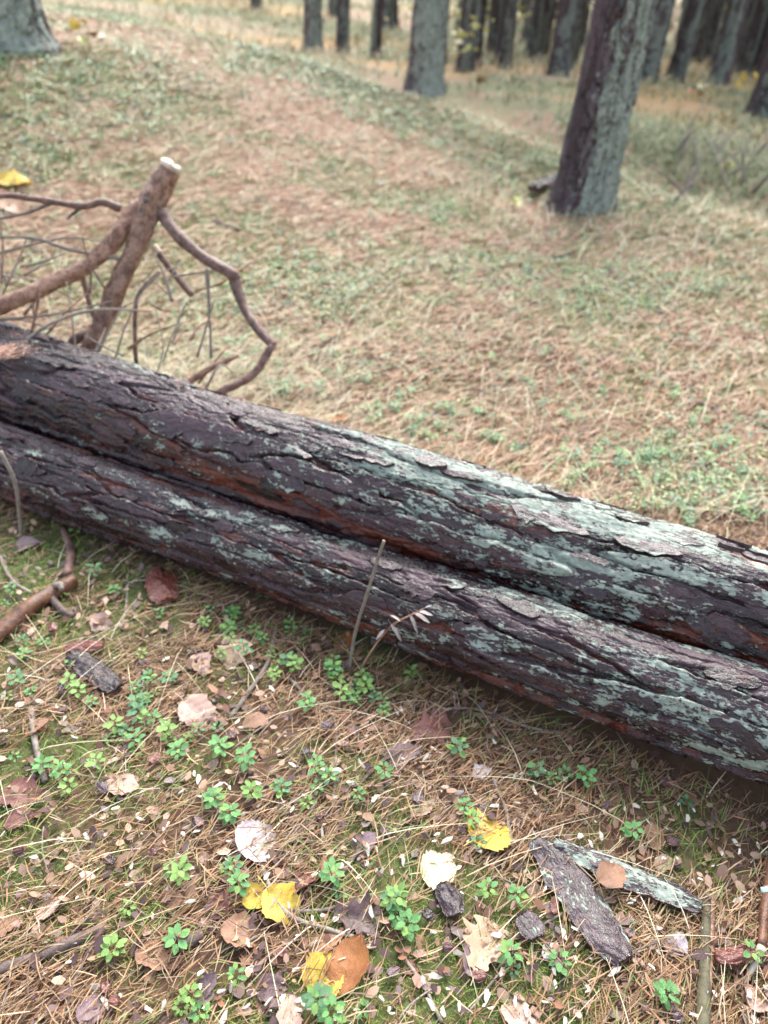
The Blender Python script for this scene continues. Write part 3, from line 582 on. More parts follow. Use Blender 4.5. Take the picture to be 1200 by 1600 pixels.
link('limb', tube_mesh('limb', K2, [.014, .016, .015, .012], M_BRANCH2, 10, 6, .2, 11, o0), br)
K = pts([(188, 326, 3.02), (160, 316, 3.02), (128, 322, 3.0), (60, 312, 2.98), (0, 306, 2.95), (-120, 318, 2.9)])
sl = link('side_branch', tube_mesh('side_branch', K, [.014, .015, .013, .011, .010, .006], M_BRANCH2, 10, 6, .2, 13, o0), br)
link('twig', tube_mesh('twig', pts([(130, 322, 3.0), (112, 336, 3.0), (105, 342, 2.98)]), [.008, .006, .003], M_DTWIG, 8, 4, .2, 14, o0), sl)
link('twig', tube_mesh('twig', pts([(80, 318, 2.99), (45, 332, 2.97), (10, 340, 2.95), (-20, 345, 2.95)]), [.006, .006, .005, .003], M_DTWIG, 8, 4, .2, 15, o0), sl)
link('stub', tube_mesh('stub', pts([(150, 520, 2.84), (118, 530, 2.82), (100, 560, 2.78)]), [.024, .02, .015], M_BRANCH2, 10, 5, .2, 16, o0), br)
def stick(name, label, cat, P, R, mat, group=None, sides=9, m=6, rough=.15, cap=None):
    P = [np.array(q, float) for q in P]
    return tag(link(name, tube_mesh(name, P, R, mat, sides, m, rough, random.randint(0, 9999), P[0], cap), None, tuple(P[0])), label, cat, group)
def lying(lst, r): return [q + np.array([0, 0, r * .6 + .004]) for q in pts(lst)]
# cut sticks and shoots round the forked branch
P = pts([(300, 462, 3.0), (268, 422, 3.04), (248, 396, 3.06)]); g = thing('cut_branch', 'thin sawn branch with a white cut tip inside the fork', 'branch', tuple(P[0]))
link('stem', tube_mesh('stem', P, [.013, .014, .014], M_BRANCH2, 10, 6, .12, 21, P[0]), g); d = (P[-1] - P[-2]) / np.linalg.norm(P[-1] - P[-2])
link('cut_face', tube_mesh('cut_face', [P[-1] - d * .002, P[-1] + d * .034], [.0175, .0165], M_CUT, 10, 3, .05, 22, P[0]), g)
stick('twig', 'greenish arched twig crossing from the thick log in front of the forked stem', 'twig', pts([(30, 540, 2.55), (80, 505, 2.6), (150, 484, 2.66), (235, 486, 2.72)]), [.006, .006, .005, .003], M_TWIG)
stick('twig', 'long grey twig in front of the left limb of the forked branch', 'twig', pts([(-30, 372, 2.95), (50, 372, 2.92), (110, 390, 2.9), (190, 405, 2.92)]), [.004, .006, .007, .008], M_TWIG)
stick('twig', 'brown upright stick below the fork ending in a lump', 'twig', pts([(330, 560, 2.8), (328, 500, 2.83), (324, 430, 2.86), (323, 420, 2.86)]), [.006, .005, .008, .007], M_TWIG)
stick('twig', 'rusty shoot between the forked stem and the sawn branch', 'twig', pts([(215, 580, 2.75), (211, 540, 2.78), (212, 480, 2.82), (220, 455, 2.84), (250, 425, 2.9)]), [.008, .008, .008, .009, .008], M_BRANCH2)
stick('twig', 'purplish stick under the left limb beside the forked stem', 'twig', pts([(150, 505, 2.88), (136, 460, 2.9), (128, 425, 2.92)]), [.009, .010, .009], M_BRANCH2)
stick('twig', 'broken stick with an orange torn end leaning behind the thick log', 'twig', pts([(288, 602, 2.6), (330, 575, 2.66), (372, 555, 2.72)]), [.014, .012, .009], M_BRANCH, cap=M_CUT)
tw = [[(0, 430, 2.9), (60, 440, 2.85), (120, 470, 2.8)], [(40, 560, 2.62), (60, 470, 2.7), (62, 450, 2.72)], [(0, 395, 3.0), (100, 372, 2.95), (160, 378, 2.9)], [(240, 600, 2.7), (255, 540, 2.75), (240, 470, 2.8)],
      [(180, 560, 2.72), (200, 500, 2.78), (235, 440, 2.85), (285, 410, 2.95)], [(310, 600, 2.62), (340, 560, 2.7), (352, 545, 2.72)], [(320, 610, 2.6), (345, 570, 2.66), (370, 590, 2.7)], [(0, 545, 2.6), (50, 520, 2.66), (110, 505, 2.7)],
      [(0, 500, 2.7), (90, 490, 2.72), (175, 470, 2.78)], [(120, 560, 2.72), (110, 480, 2.76), (104, 440, 2.8)], [(200, 545, 2.74), (240, 520, 2.78), (300, 500, 2.85)], [(305, 455, 2.95), (350, 440, 2.95), (400, 405, 3.0)]]
for _ in range(34):
    x = random.uniform(-20, 330); y = random.uniform(400, 575) - .1 * (330 - x) * 0; y = min(y, 520 + .22 * x); Yd = 2.55 + (560 - y) * .0022 + random.uniform(0, .12)
    an = random.gauss(-.9, .7); L = random.uniform(30, 110); tw.append([(x, y, Yd), (x + L * .5 * math.cos(an) + random.gauss(0, 3), y + L * .5 * math.sin(an) + random.gauss(0, 3), Yd + .04), (x + L * math.cos(an), y + L * math.sin(an), Yd + random.uniform(.02, .12))])
for q in tw: stick('twig', 'thin dry twig in the tangle round the forked branch', 'twig', pts(q), np.linspace(random.uniform(.003, .007), .002, len(q)), random.choice([M_TWIG, M_BRANCH2, M_TWIG, M_BRANCH]), 'tangled twigs', 6, 5)
for q, lab in (([(880, 690), (905, 680), (932, 672)], 'short dark red stick on the ground behind the thick log'), ([(858, 408), (878, 402), (896, 394)], 'short black stick on the needles below the large pine'),
               ([(1060, 620), (1110, 640), (1200, 670)], 'long dark half buried stick behind the thick log'), ([(330, 345), (375, 362), (350, 352)][:2], 'grey lichened stick behind the fork')):
    P = lying(q, .01); stick('fallen_stick', lab, 'stick', P, [.010] * len(P), M_BRANCH2 if 'red' in lab else M_DTWIG)

for _ in range(26):
    q = spot(random.uniform(1040, 1215), random.uniform(225, 335)); an = random.gauss(.8, .8); L = random.uniform(.2, .7); el = random.uniform(0, .7); d_ = np.array([math.cos(an) * math.cos(el), math.sin(an) * math.cos(el), math.sin(el)])
    stick('twig', 'dark dead twig in the brush beyond the large pine at right', 'twig', [q + [0, 0, .01], q + d_ * L * .5 + np.array([0, 0, .12]), q + d_ * L + np.array([0, 0, .12])], [.013, .010, .005], random.choice([M_DTWIG, M_DTWIG, M_TWIG]), 'dead brush twigs', 6, 4)
# left: broken reddish branch
P = lying([(-70, 1045), (0, 1000), (50, 958), (90, 932), (118, 915)], .03)
g = thing('broken_branch', 'thick reddish brown broken branch entering from the left below the logs', 'branch', tuple(P[0]))
b_ = link('stem', tube_mesh('stem', P, [.024, .024, .024, .023, .019], M_RBROWN, 14, 10, .18, 31, P[0]), g)
link('stub', tube_mesh('stub', [P[3] + np.array([-.02, -.01, .0]), *[q + np.array([0, 0, .02]) for q in pts([(100, 963), (118, 970)])]], [.012, .010, .007], M_DTWIG, 9, 5, .2, 33, P[0]), g)
link('stub', tube_mesh('stub', [P[3] + np.array([.0, .0, .018]), P[3] + np.array([.022, -.012, .034]), P[3] + np.array([.034, -.03, .03])], [.011, .009, .006], M_TWIG, 9, 5, .2, 34, P[0]), g)
stick('fallen_stick', 'thin brown stick running from the broken branch up to the logs', 'stick', lying([(105, 905), (112, 870), (100, 830)], .012), [.015, .014, .011], M_BRANCH2)
G_TW = 'twigs lying in front of the logs'
for q, r, mt, lab in [([(432, 985), (418, 1040), (385, 1090), (360, 1125)], .007, M_TWIG, 'straight grey twig pointing up beside the oak leaf'),
    ([(420, 1352), (470, 1300), (540, 1250), (590, 1200), (640, 1160)], .005, M_DTWIG, 'long dark twig between the mauve leaf and the logs'),
    ([(520, 1390), (560, 1335), (600, 1310), (660, 1270)], .0055, M_DTWIG, 'dark crooked twig beside the purple leaf'),
    ([(375, 1290), (400, 1330), (425, 1400), (455, 1435), (510, 1455), (560, 1470)], .006, M_TWIG, 'pale bent twig curving over the folded yellow leaf'),
    ([(445, 1425), (500, 1425), (560, 1410)], .004, M_TWIG, 'thin pale twig branching right of the folded yellow leaf'),
    ([(395, 1520), (430, 1490), (470, 1465)], .004, M_TWIG, 'thin greenish twig below the folded yellow leaf'),
    ([(-20, 1528), (60, 1500), (110, 1478), (165, 1455)], .012, M_DTWIG, 'dark round stick lying at the lower left corner'),
    ([(280, 1482), (318, 1465)], .013, M_DTWIG, 'short black stub of stick in the needles'),
    ([(50, 1110), (55, 1160), (72, 1225)], .008, M_TWIG, 'purplish straight twig at the left standing over lingonberry'),
    ([(48, 1105), (80, 1055), (100, 1030), (130, 1000)], .005, M_TWIG, 'pale twig slanting past the dark bark flake'),
    ([(0, 872), (20, 910), (50, 930)], .006, M_TWIG, 'pale curved twig above the broken branch at the left edge'),
    ([(0, 705), (22, 750), (30, 800), (32, 830)], .007, M_TWIG, 'grey twig hanging at the left end of the logs'),
    ([(100, 890), (75, 930), (120, 840)][:2], .004, M_TWIG, 'short pale twig over the broken branch'),
    ([(200, 900), (198, 945), (190, 985)], .004, M_TWIG, 'thin grey twig upright on the needles left of the oak leaf'),
    ([(150, 1465), (120, 1530), (95, 1600)], .004, M_TWIG, 'straw coloured twig slanting near the lower left corner'),
    ([(770, 1220), (790, 1270), (800, 1330)], .005, M_TWIG, 'pale flat twig beside the yellow leaf near the bark strips'),
    ([(450, 1060), (480, 1090), (520, 1120), (525, 1180), (520, 1260)], .004, M_TWIG, 'thin bent twig below the dry plant'),
    ([(660, 1115), (740, 1110), (830, 1140), (900, 1150)], .004, M_TWIG, 'pale twig lying along the foot of the lower log'),
    ([(630, 1500), (660, 1540), (690, 1600)], .004, M_TWIG, 'thin grey twig at the lower edge by the cream leaf'),
    ([(780, 1480), (860, 1440), (930, 1400)], .003, M_TWIG, 'greenish stem lying across the long bark strip')]:
    P = lying(q, r)
    if 'hanging' in lab: P = pts([(0, 705, 1.98), (22, 750, 1.97), (30, 800, 1.97), (33, 838, 1.97)])
    stick('twig', lab, 'twig', P, [r * (1 - .25 * i / len(P)) for i in range(len(P))], mt, G_TW)
for k in range(60):
    x = random.uniform(-20, 1220); y = 1000 + 600 * random.random(); 
    if y < 720 + .45 * x + 130: continue
    a = spot(x, y); an = random.uniform(.2, 1.5) if random.random() < .6 else random.uniform(0, 3.1); L = random.uniform(.04, .16)
    P = [a + np.array([math.cos(an) * L * t, math.sin(an) * L * t, 0]) + np.array([random.gauss(0, .004), random.gauss(0, .004), 0]) for t in (-.5, 0, .5)]
    for q in P: q[2] = gz(q[0], q[1]) + random.uniform(.008, .016)
    stick('twig', 'short thin twig lost in the needle litter before the logs', 'twig', P, [.0018, .002, .0014], random.choice([M_TWIG, M_DTWIG, M_BRANCH]), 'small litter twigs', 5, 3)
# right: algae green stick, hanging branch with torn white end
P = lying([(1102, 1405), (1100, 1480), (1097, 1560), (1093, 1660)], .014)
g = thing('fallen_stick', 'dark algae green stick pointing at the viewer beside the bark strips', 'stick', tuple(P[0]))
link('bark', tube_mesh('bark', P, [.011, .0125, .0125, .013], M_GSTICK, 12, 8, .14, 41, P[0]), g)
link('bare_wood', tube_mesh('bare_wood', [q + np.array([.0085, 0, .003]) for q in P[:3]], [.006, .0065, .004], M_BRANCH, 8, 8, .1, 42, P[0]), g)
P = lying([(1214, 1290), (1200, 1360), (1191, 1420), (1184, 1490)], .03)
g = thing('broken_branch', 'reddish branch under the lower log with a torn white end by the right edge', 'branch', tuple(P[-1])); o0 = P[-1]
link('stem', tube_mesh('stem', P, [.011, .011, .010, .009], M_RBROWN, 12, 8, .14, 43, o0), g)
e = spot(1160, 1545) + np.array([0, 0, .008]); link('torn_end', tube_mesh('torn_end', [P[-1] + np.array([0, 0, .005]), (P[-1] + e) / 2, e], [.0085, .008, .002], M_CUT, 9, 5, .25, 44, o0), g)
k = P[1] * .35 + P[2] * .65; link('lichen_tuft', tube_mesh('lichen_tuft', [k + np.array([-.016, -.004, 0]), k + np.array([0, -.008, .004]), k + np.array([.016, -.004, 0])], [.005, .009, .005], tint_mat('lichen_tuft', (.35, .5, .45), (.5, .62, .55), .9, 90, .003), 10, 5, .5, 45, o0), g)

# ------------------------------------------------------------------ bark pieces
def bark_piece(label, a, b, wpx, th, seed, li=.0, tone=.3, red=0, lift=.012, curve=.25, name='bark_piece'):
    a = spot(*a); b = spot(*b); ax = b - a; L = np.linalg.norm(ax); ax /= L; W = wpx * dist((a + b) / 2) / FPX
    s = np.cross(ax, [0, 0, 1]); s /= np.linalg.norm(s); up = np.cross(s, ax); nu, nv = max(14, int(L / .004)), 16
    t = np.linspace(0, 1, nu); v = np.linspace(-1, 1, nv); T, Vv = np.meshgrid(t, v, indexing='ij')
    wl = W / 2 * (np.sin(np.pi * np.clip(t * .94 + .03, 0, 1))**.32) * (1 + .35 * (fbm(t * 6, t * 0, seed, 3) - .5)); wr = W / 2 * (np.sin(np.pi * np.clip(t * .94 + .03, 0, 1))**.28) * (1 + .4 * (fbm(t * 7, t * 0 + 3, seed, 3) - .5))
    off = np.where(Vv < 0, Vv * wl[:, None], Vv * wr[:, None])
    hh = lift + th * .5 - curve * W * Vv**2 * .5 + th * .9 * (fbm(T * L * 60, Vv * W * 120, seed + 2, 4) - .5) + th * .5 * np.floor(fbm(T * L * 25, Vv * 2, seed + 4, 2) * 5) / 3
    top = a + ax * (T * L)[..., None] + s * off[..., None] + up * (hh + .012)[..., None]; bot = top - up * (th * (1 - .5 * Vv**2))[..., None]
    V = np.r_[top.reshape(-1, 3), bot.reshape(-1, 3)] - a; i = np.arange(nu * nv).reshape(nu, nv); n_ = nu * nv; F_ = []
    q = np.stack([i[:-1, :-1], i[:-1, 1:], i[1:, 1:], i[1:, :-1]], -1).reshape(-1, 4); edge = list(i[:, 0]) + list(i[-1, 1:]) + list(i[::-1, -1][1:]) + list(i[0, ::-1][1:-1])
    E_ = np.array([(edge[k], edge[(k + 1) % len(edge)], edge[(k + 1) % len(edge)] + n_, edge[k] + n_) for k in range(len(edge))])
    Fq = np.r_[q[:, ::-1], q + n_, E_]
    me = mesh(name, V, Fq, M_LOG); m = len(V); lt = li + .5 * (fbm(T * L * 30, Vv * 2, seed + 6, 3) - .5); z0 = np.zeros(n_)
    attr(me, 'lichen', np.r_[lt.ravel(), z0 - 1]); attr(me, 'tone', np.full(m, tone)); vecattr(me, np.r_[np.stack([T * L + seed, off, hh * 2], -1).reshape(-1, 3)] * 2 if False else np.tile(np.stack([T * L + seed, off, hh * 2], -1).reshape(-1, 3), (2, 1))); attr(me, 'red', np.r_[np.full(n_, red), np.full(n_, .6)]); attr(me, 'pink', np.zeros(m))
    return tag(link(name, me, None, tuple(a)), label, 'bark')
bark_piece('long dark bark strip with lichen middle, left arm of the V on the needles', (838, 1322), (972, 1512), 66, .010, 301, .12, .45)
bark_piece('narrow lichen covered bark strip, right arm of the V under the rust brown leaf', (862, 1330), (1090, 1428), 40, .010, 302, .38, .4)
bark_piece('small dark bark splinter at the end of the lichen covered strip', (1022, 1385), (1092, 1425), 18, .008, 303, -.2, .3)
bark_piece('dark bark flake with a pale tip lying left of the oak leaf', (113, 1032), (188, 1085), 40, .010, 304, -.5, .15)
bark_piece('reddish bark flake next to the dark bark flake', (105, 1022), (165, 1018), 24, .007, 305, -.6, .3, .7)
bark_piece('square dark bark chunk on the needles between lingonberry sprigs', (815, 1440), (838, 1478), 42, .010, 306, -.2, .4)
bark_piece('dark bark crumb under the cream leaf', (690, 1390), (712, 1440), 40, .010, 307, -.1, .35)
bark_piece('dark slab leaning at the left foot of the large pine', (828, 308), (868, 290), 24, .04, 308, -.5, .1, 0, .05)  # dark rough slab set against the trunk foot
bark_piece('reddish brown bark flake in the needles under the lower log', (245, 900), (262, 948), 50, .009, 309, -.7, .3, .6)
bark_piece('orange brown broken wood flake by the green stick', (1110, 1505), (1175, 1500), 26, .008, 310, -.8, .6, .9)
# scattered flakes of bark
for k in range(34):
    x = random.uniform(0, 1200); y = random.uniform(950, 1600)
    if y < 880 + .40 * x: continue
    an = random.uniform(0, 6.28); L = random.uniform(10, 22)
    o = bark_piece('small dark bark flake scattered on the needles before the logs', (x, y), (x + L * math.cos(an), y + L * math.sin(an)), random.uniform(10, 20), .005, 400 + k, -.3, random.uniform(.1, .6), random.uniform(0, .6), .008)
    o['group'] = 'small bark flakes'

# ------------------------------------------------------------------ fallen leaves
def leaf_mesh(kind, seed, curl, mat):
    r = np.random.default_rng(seed); rows, cols = 24, 8; t = np.linspace(0, 1, rows + 1); v = np.linspace(-1, 1, cols + 1)
    if kind == 'oak': wd = (.10 + .30 * np.sin(np.pi * t**1.25)**.9) * (1 + .30 * np.sin(t * 24)) * np.where(t > .98, .3, 1)
    elif kind == 'aspen': wd = .47 * np.sin(np.pi * t**.72)**.62 * (1 + .06 * np.sin(t * 55))
    elif kind == 'long': wd = .24 * np.sin(np.pi * t**.9)**.8
    else: wd = .37 * np.sin(np.pi * t**.78)**.75 * (1 + .05 * np.sin(t * 40))
    T, Vv = np.meshgrid(t, v, indexing='ij'); wd = wd * (1 + .30 * (vn(t * 5 + seed, t * 0 + 1, seed) - .5)); X = .16 * r.normal() * (T - .5)**2 + Vv * wd[:, None] * (1 + .25 * (vn(T * 6, np.sign(Vv) + 5, seed + 1) - .5)) * (1 + .12 * (r.random(rows + 1)[:, None] - .5))
    Z = curl * (.9 * X**2 - .25 * (T - .5)**2 * (1 + r.normal(0, .5))) + .09 * (vn(T * 3 + seed, Vv * 1.5, seed) - .5) - .03 * np.exp(-(Vv / .12)**2) + .010 * np.sin((T * 6 - np.abs(Vv) * 1.3) * 6.283) + r.normal(0, .25) * X * (T - .4) + .04
    V = np.stack([X, T - .5, Z], -1).reshape(-1, 3); i = np.arange((rows + 1) * (cols + 1)).reshape(rows + 1, cols + 1)
    Fq = np.stack([i[:-1, :-1], i[:-1, 1:], i[1:, 1:], i[1:, :-1]], -1).reshape(-1, 4)
    b = len(V); w_ = .012; stalk = np.array([(-w_, -.5, .03), (w_, -.5, .03), (w_ * .7, -.66, .05), (-w_ * .7, -.66, .05), (w_ * .6, -.8, .03), (-w_ * .6, -.8, .03)])
    V = np.r_[V, stalk]; Fq = np.r_[Fq, [[b, b + 1, b + 2, b + 3], [b + 3, b + 2, b + 4, b + 5]]]
    me = mesh('fallen_leaf', V, Fq[:, ::-1], mat); return me
def place_leaf(me, q, size, rot, label, group=None, tilt=.25, lift=.012, name='fallen_leaf', cat='leaf'):
    o = link(name, me, None, (q[0], q[1], q[2] + lift)); o.scale = (size,) * 3; o.rotation_euler = (random.gauss(0, tilt), random.gauss(0, tilt), rot)
    return tag(o, label, cat, group)
G_L = 'fallen leaves in front of the logs'
LEAVES = [(765, 1305, 'aspen', 72, .9, 'yellow', .5, 'bright yellow round leaf near the tip of the bark strips'), (685, 1365, 'aspen', 58, 1.4, 'cream', .4, 'pale cream round leaf on a dark bark crumb'),
    (545, 1515, 'ovate', 92, .5, 'orange', .3, 'large orange leaf lying over a yellow one'), (508, 1525, 'aspen', 70, .6, 'yellow', .3, 'yellow leaf half hidden under the large orange leaf'),
    (440, 1420, 'ovate', 74, 2.3, 'yellow', 1.2, 'folded yellow leaf half, larger, right of the twig'), (402, 1405, 'ovate', 52, 1.1, 'yellow', 1.0, 'small yellow leaf half left of the bent twig'),
    (402, 1318, 'aspen', 66, .9, 'mauve', .4, 'whitish mauve leaf beneath the pale bent twig'), (368, 1028, 'oak', 62, .3, 'tan', .5, 'pale tan lobed oak leaf below the lower log'),
    (315, 1043, 'ovate', 46, 2.6, 'pinkish', .6, 'pinkish leaf just left of the oak leaf'), (312, 1120, 'ovate', 72, 2.2, 'pinkish', .5, 'dusty pink brown leaf above the lingonberry patch'),
    (192, 1232, 'ovate', 58, 1.7, 'pinkish', .5, 'pinkish curled leaf at the left among lingonberry'), (755, 1480, 'oak', 92, .4, 'tan', .9, 'pale ragged tan leaf near the lower edge'),
    (740, 1505, 'ovate', 60, .8, 'purple', .8, 'purple brown leaf under the ragged tan leaf'), (806, 1583, 'ovate', 62, .2, 'pinkish', .3, 'pink tan leaf cut by the lower edge'),
    (676, 1142, 'oak', 66, 1.3, 'maroon', .6, 'dark red brown leaf before the lower log'), (628, 1184, 'long', 64, 1.3, 'purple', .8, 'purple rolled leaf below the red brown leaf'),
    (752, 1210, 'ovate', 34, 1.2, 'mauve', .6, 'small mauve leaf at the foot of the lower log'), (570, 1322, 'ovate', 46, .8, 'purple', .6, 'purple grey leaf crossed by a dark twig'),
    (35, 1246, 'ovate', 72, 1.7, 'maroon', .6, 'glossy red brown leaf at the left edge'), (32, 1283, 'ovate', 48, 1.1, 'maroon', .5, 'dark red leaf below the glossy one at the left edge'),
    (82, 1420, 'ovate', 50, .4, 'pinkish', .6, 'upright pink leaf at the lower left'), (345, 1420, 'ovate', 46, .2, 'maroon', .7, 'wine red oval leaf left of the folded yellow leaf'),
    (380, 1465, 'ovate', 74, 1.6, 'brown', .7, 'rusty brown leaf under the folded yellow leaf'), (268, 1413, 'ovate', 48, 1.4, 'brown', .8, 'brown curled leaf beside lingonberry left of the wine red leaf'),
    (560, 1440, 'oak', 78, 1.7, 'dark', .6, 'broad dark purple leaf right of the pale bent twig'), (510, 1480, 'ovate', 60, 1.0, 'brown', .5, 'brown leaf behind the large orange leaf'),
    (950, 1385, 'ovate', 56, 1.0, 'brown', .9, 'rust brown leaf lying across the lichen bark strip'), (540, 1005, 'ovate', 44, .5, 'orange', .5, 'rust orange leaf in the shade under the lower log'),
    (555, 1070, 'ovate', 30, 1.3, 'cream', .5, 'small creamy yellow leaf at the foot of the dry plant'), (572, 1075, 'ovate', 22, .6, 'cream', .5, 'tiny pale yellow leaf touching the creamy one'),
    (405, 1130, 'long', 52, 1.0, 'brown', .8, 'brown rolled leaf below the straight grey twig'), (660, 1270, 'ovate', 40, .9, 'pinkish', .7, 'pale pink leaf end near the crooked twig'),
    (1020, 1310, 'ovate', 46, .1, 'brown', .7, 'small rose brown leaf above the bark strips'), (1035, 1352, 'ovate', 34, 1.0, 'tan', .6, 'small light tan leaf right of the bark strips'),
    (475, 1385, 'oak', 60, .6, 'maroon', .8, 'maroon leaf between the mauve and the dark purple leaves'), (515, 1360, 'ovate', 50, .3, 'brown', .8, 'brown leaf left of lingonberry by the dark twig'),
    (455, 1585, 'ovate', 60, .2, 'pinkish', .4, 'pinkish brown leaf cut by the lower edge left of the orange leaf'), (425, 1545, 'ovate', 52, 1.4, 'dark', .6, 'dark purple leaf in the needles near the lower edge'),
    (325, 1545, 'ovate', 44, .9, 'purple', .6, 'mauve purple leaf by the lowest lingonberry sprig'), (240, 1500, 'ovate', 60, 2.0, 'brown', .8, 'flat red brown leaf at the lower left'),
    (45, 855, 'ovate', 40, 1.2, 'purple', .8, 'purple leaf near the left end of the logs'), (160, 980, 'ovate', 40, 1.9, 'pinkish', .6, 'grey pink leaf right of the broken branch'),
    (1055, 1480, 'ovate', 44, .8, 'mauve', .7, 'mauve leaf pieces left of the green stick'), (860, 1490, 'ovate', 36, .8, 'mauve', .6, 'small mauve leaf by the end of the long bark strip'),
    (1178, 1565, 'ovate', 50, .8, 'pinkish', .6, 'pink leaf in the lower right corner'), (10, 1450, 'ovate', 60, .8, 'brown', .5, 'reddish leaf cut by the left edge near the bottom'),
    (60, 1140, 'ovate', 40, .8, 'brown', .6, 'brown leaf at the left below lingonberry'), (145, 1580, 'ovate', 52, .3, 'purple', .7, 'purple leaf in the lower left near the straw twig'),
    (525, 662, 'ovate', 44, 1.5, 'orange', .8, 'rust coloured leaf behind the top edge of the thick log'), (885, 742, 'ovate', 30, 1, 'pinkish', .6, 'pinkish leaf behind the right half of the thick log'),
    (8, 290, 'aspen', 80, 1.5, 'yellow', .6, 'yellow leaf by the left edge above the side branch'), (5, 322, 'aspen', 66, 1.4, 'brown', .6, 'brown leaf by the left edge above the side branch'),
    (596, 288, 'ovate', 16, 1, 'mauve', .4, 'tiny white leaf lying far out on the needles')]
for k, (x, y, kd, px, rot, colr, curl, lab) in enumerate(LEAVES):
    q = spot(x, y); place_leaf(leaf_mesh(kd, 500 + k, curl, LM[colr]), q, px * dist(q) / FPX * (1.0 if kd != 'long' else 1.1), -rot, lab, G_L if y > 700 else None, .22, .010 if x not in (950, 545) else (.042 if x == 950 else .020))
VAR = [leaf_mesh(kd, 900 + k, curl, LM[c]) for k, (kd, curl, c) in enumerate([('ovate', .8, 'brown'), ('ovate', .9, 'maroon'), ('oak', .9, 'brown'), ('ovate', .6, 'pinkish'), ('ovate', .9, 'dark'), ('oak', .7, 'tan'), ('ovate', 1.1, 'purple'), ('long', .7, 'brown')])]
for k in range(270):
    x = random.uniform(-30, 1230); y = 860 + 760 * random.random()
    if y < 800 + .40 * x: continue
    q = spot(x, y); place_leaf(VAR[random.choices(range(8), [4, 3, 3, 3, 3, 1, 2, 3])[0]], q, random.uniform(.018, .042), random.uniform(0, 6.28), 'small dull brown leaf half buried in the needle litter', 'small dull leaves', .35, .004)
for k in range(70):
    x = random.uniform(0, 1200); y = random.uniform(150, 800)
    if y > 480 + .3 * x or (y < 330 and x > 850): continue
    q = spot(x, y); place_leaf(VAR[random.choice([0, 2, 3, 5, 7])], q, random.uniform(.025, .05), random.uniform(0, 6.28), 'small faded leaf on the ground behind the logs', 'faded leaves behind', .35, .02)
# wood chips
CH = []
for k in range(5):
    r = np.random.default_rng(40 + k); a = np.sort(r.uniform(0, 6.28, 7)); rad = r.uniform(.6, 1.1, 7); top = np.c_[np.cos(a) * rad * 1.5, np.sin(a) * rad * .8, .2 + .15 * r.random(7)]; V = np.r_[top, top * [1, 1, 0]]
    CH.append(mesh('wood_chip', V, [tuple(range(7)), tuple(range(13, 6, -1))] + [(i, i + 7, (i + 1) % 7 + 7, (i + 1) % 7) for i in range(7)], M_CHIP if False else None, False))
M_CHIP = tint_mat('pale_chip_wood', (.66, .57, .45), (.82, .77, .68), .6, 60, .0005, .3, None, .15)
for c in CH: c.materials.append(M_CHIP)
k = 0
while k < 290:
    x = random.uniform(0, 1200); y = 900 + 700 * random.random()**.8
    if y < 880 + .36 * x or (x < 200 and random.random() < .5): continue
    q = spot(x, y); o = link('wood_chip', random.choice(CH), None, (q[0], q[1], q[2] + random.uniform(.010, .02))); s = random.uniform(.0032, .0088); o.scale = (s * random.uniform(.8, 1.5), s, s)
    o.rotation_euler = (random.gauss(0, .35), random.gauss(0, .35), random.uniform(0, 6.28)); tag(o, 'small whitish wood chip sprinkled on the needles before the logs', 'wood chip', 'wood chips'); k += 1

# ------------------------------------------------------------------ lingonberry sprigs
def berry_leaf(mat, seed):
    t = np.linspace(0, 1, 6); wd = .33 * np.sin(np.pi * np.clip(t, .0, 1)**.85)**.6; V = []; 
    for tt, ww in zip(t, wd): V += [(-ww, tt, .10 * ww - .12 * tt * tt), (0, tt, -.02 - .12 * tt * tt), (ww, tt, .10 * ww - .12 * tt * tt)]
    i = np.arange(18).reshape(6, 3); Fq = np.stack([i[:-1, :-1], i[:-1, 1:], i[1:, 1:], i[1:, :-1]], -1).reshape(-1, 4)
    return mesh('leaf', np.array(V), Fq, mat)
BL = [berry_leaf(m, k) for k, m in enumerate(M_BERRY)]
STEM = tube_mesh('stem', [(0, 0, 0), (.002, .001, .5), (0, 0, 1.0)], [.0012, .0012, .001], M_STEM, 5, 3)
LAND = [(120, 1060, 'the dark bark flake'), (368, 1028, 'the pale oak leaf'), (312, 1120, 'the dusty pink brown leaf'), (192, 1232, 'the curled pinkish leaf'), (402, 1318, 'the mauve leaf'),
        (425, 1415, 'the folded yellow leaf'), (540, 1515, 'the large orange leaf'), (345, 1420, 'the wine red leaf'), (268, 1413, 'the brown curled leaf'), (765, 1305, 'the bright yellow leaf'), (685, 1365, 'the cream leaf'),
        (755, 1485, 'the ragged tan leaf'), (560, 1440, 'the broad dark purple leaf'), (676, 1142, 'the red brown leaf'), (628, 1184, 'the purple rolled leaf'), (565, 1072, 'the creamy yellow leaf'), (545, 1000, 'the dry plant'),
        (400, 1060, 'the straight grey twig'), (570, 1322, 'the purple grey leaf'), (60, 975, 'the broken branch'), (35, 1260, 'the red leaves at the left edge'), (820, 1460, 'the dark bark chunk'), (970, 1390, 'the lichen bark strip'), (1100, 1500, 'the green stick'),
        (752, 1210, 'the small mauve leaf'), (82, 1420, 'the upright pink leaf'), (60, 1165, 'the purplish straight twig'), (540, 1260, 'the long dark twig'), (32, 760, 'the hanging grey twig'),
        (525, 662, 'the rust leaf behind the log'), (905, 680, 'the short dark red stick'), (1130, 645, 'the long dark stick'), (400, 580, 'the right limb of the forked branch'), (320, 480, 'the upright lumped stick'), (885, 742, 'the pinkish leaf behind the log'),
        (905, 325, 'the large pine'), (345, 350, 'the grey stick behind the fork'), (1180, 840, 'the pink torn bark on the log'), (640, 700, 'the top edge of the thick log')]
USED = set()
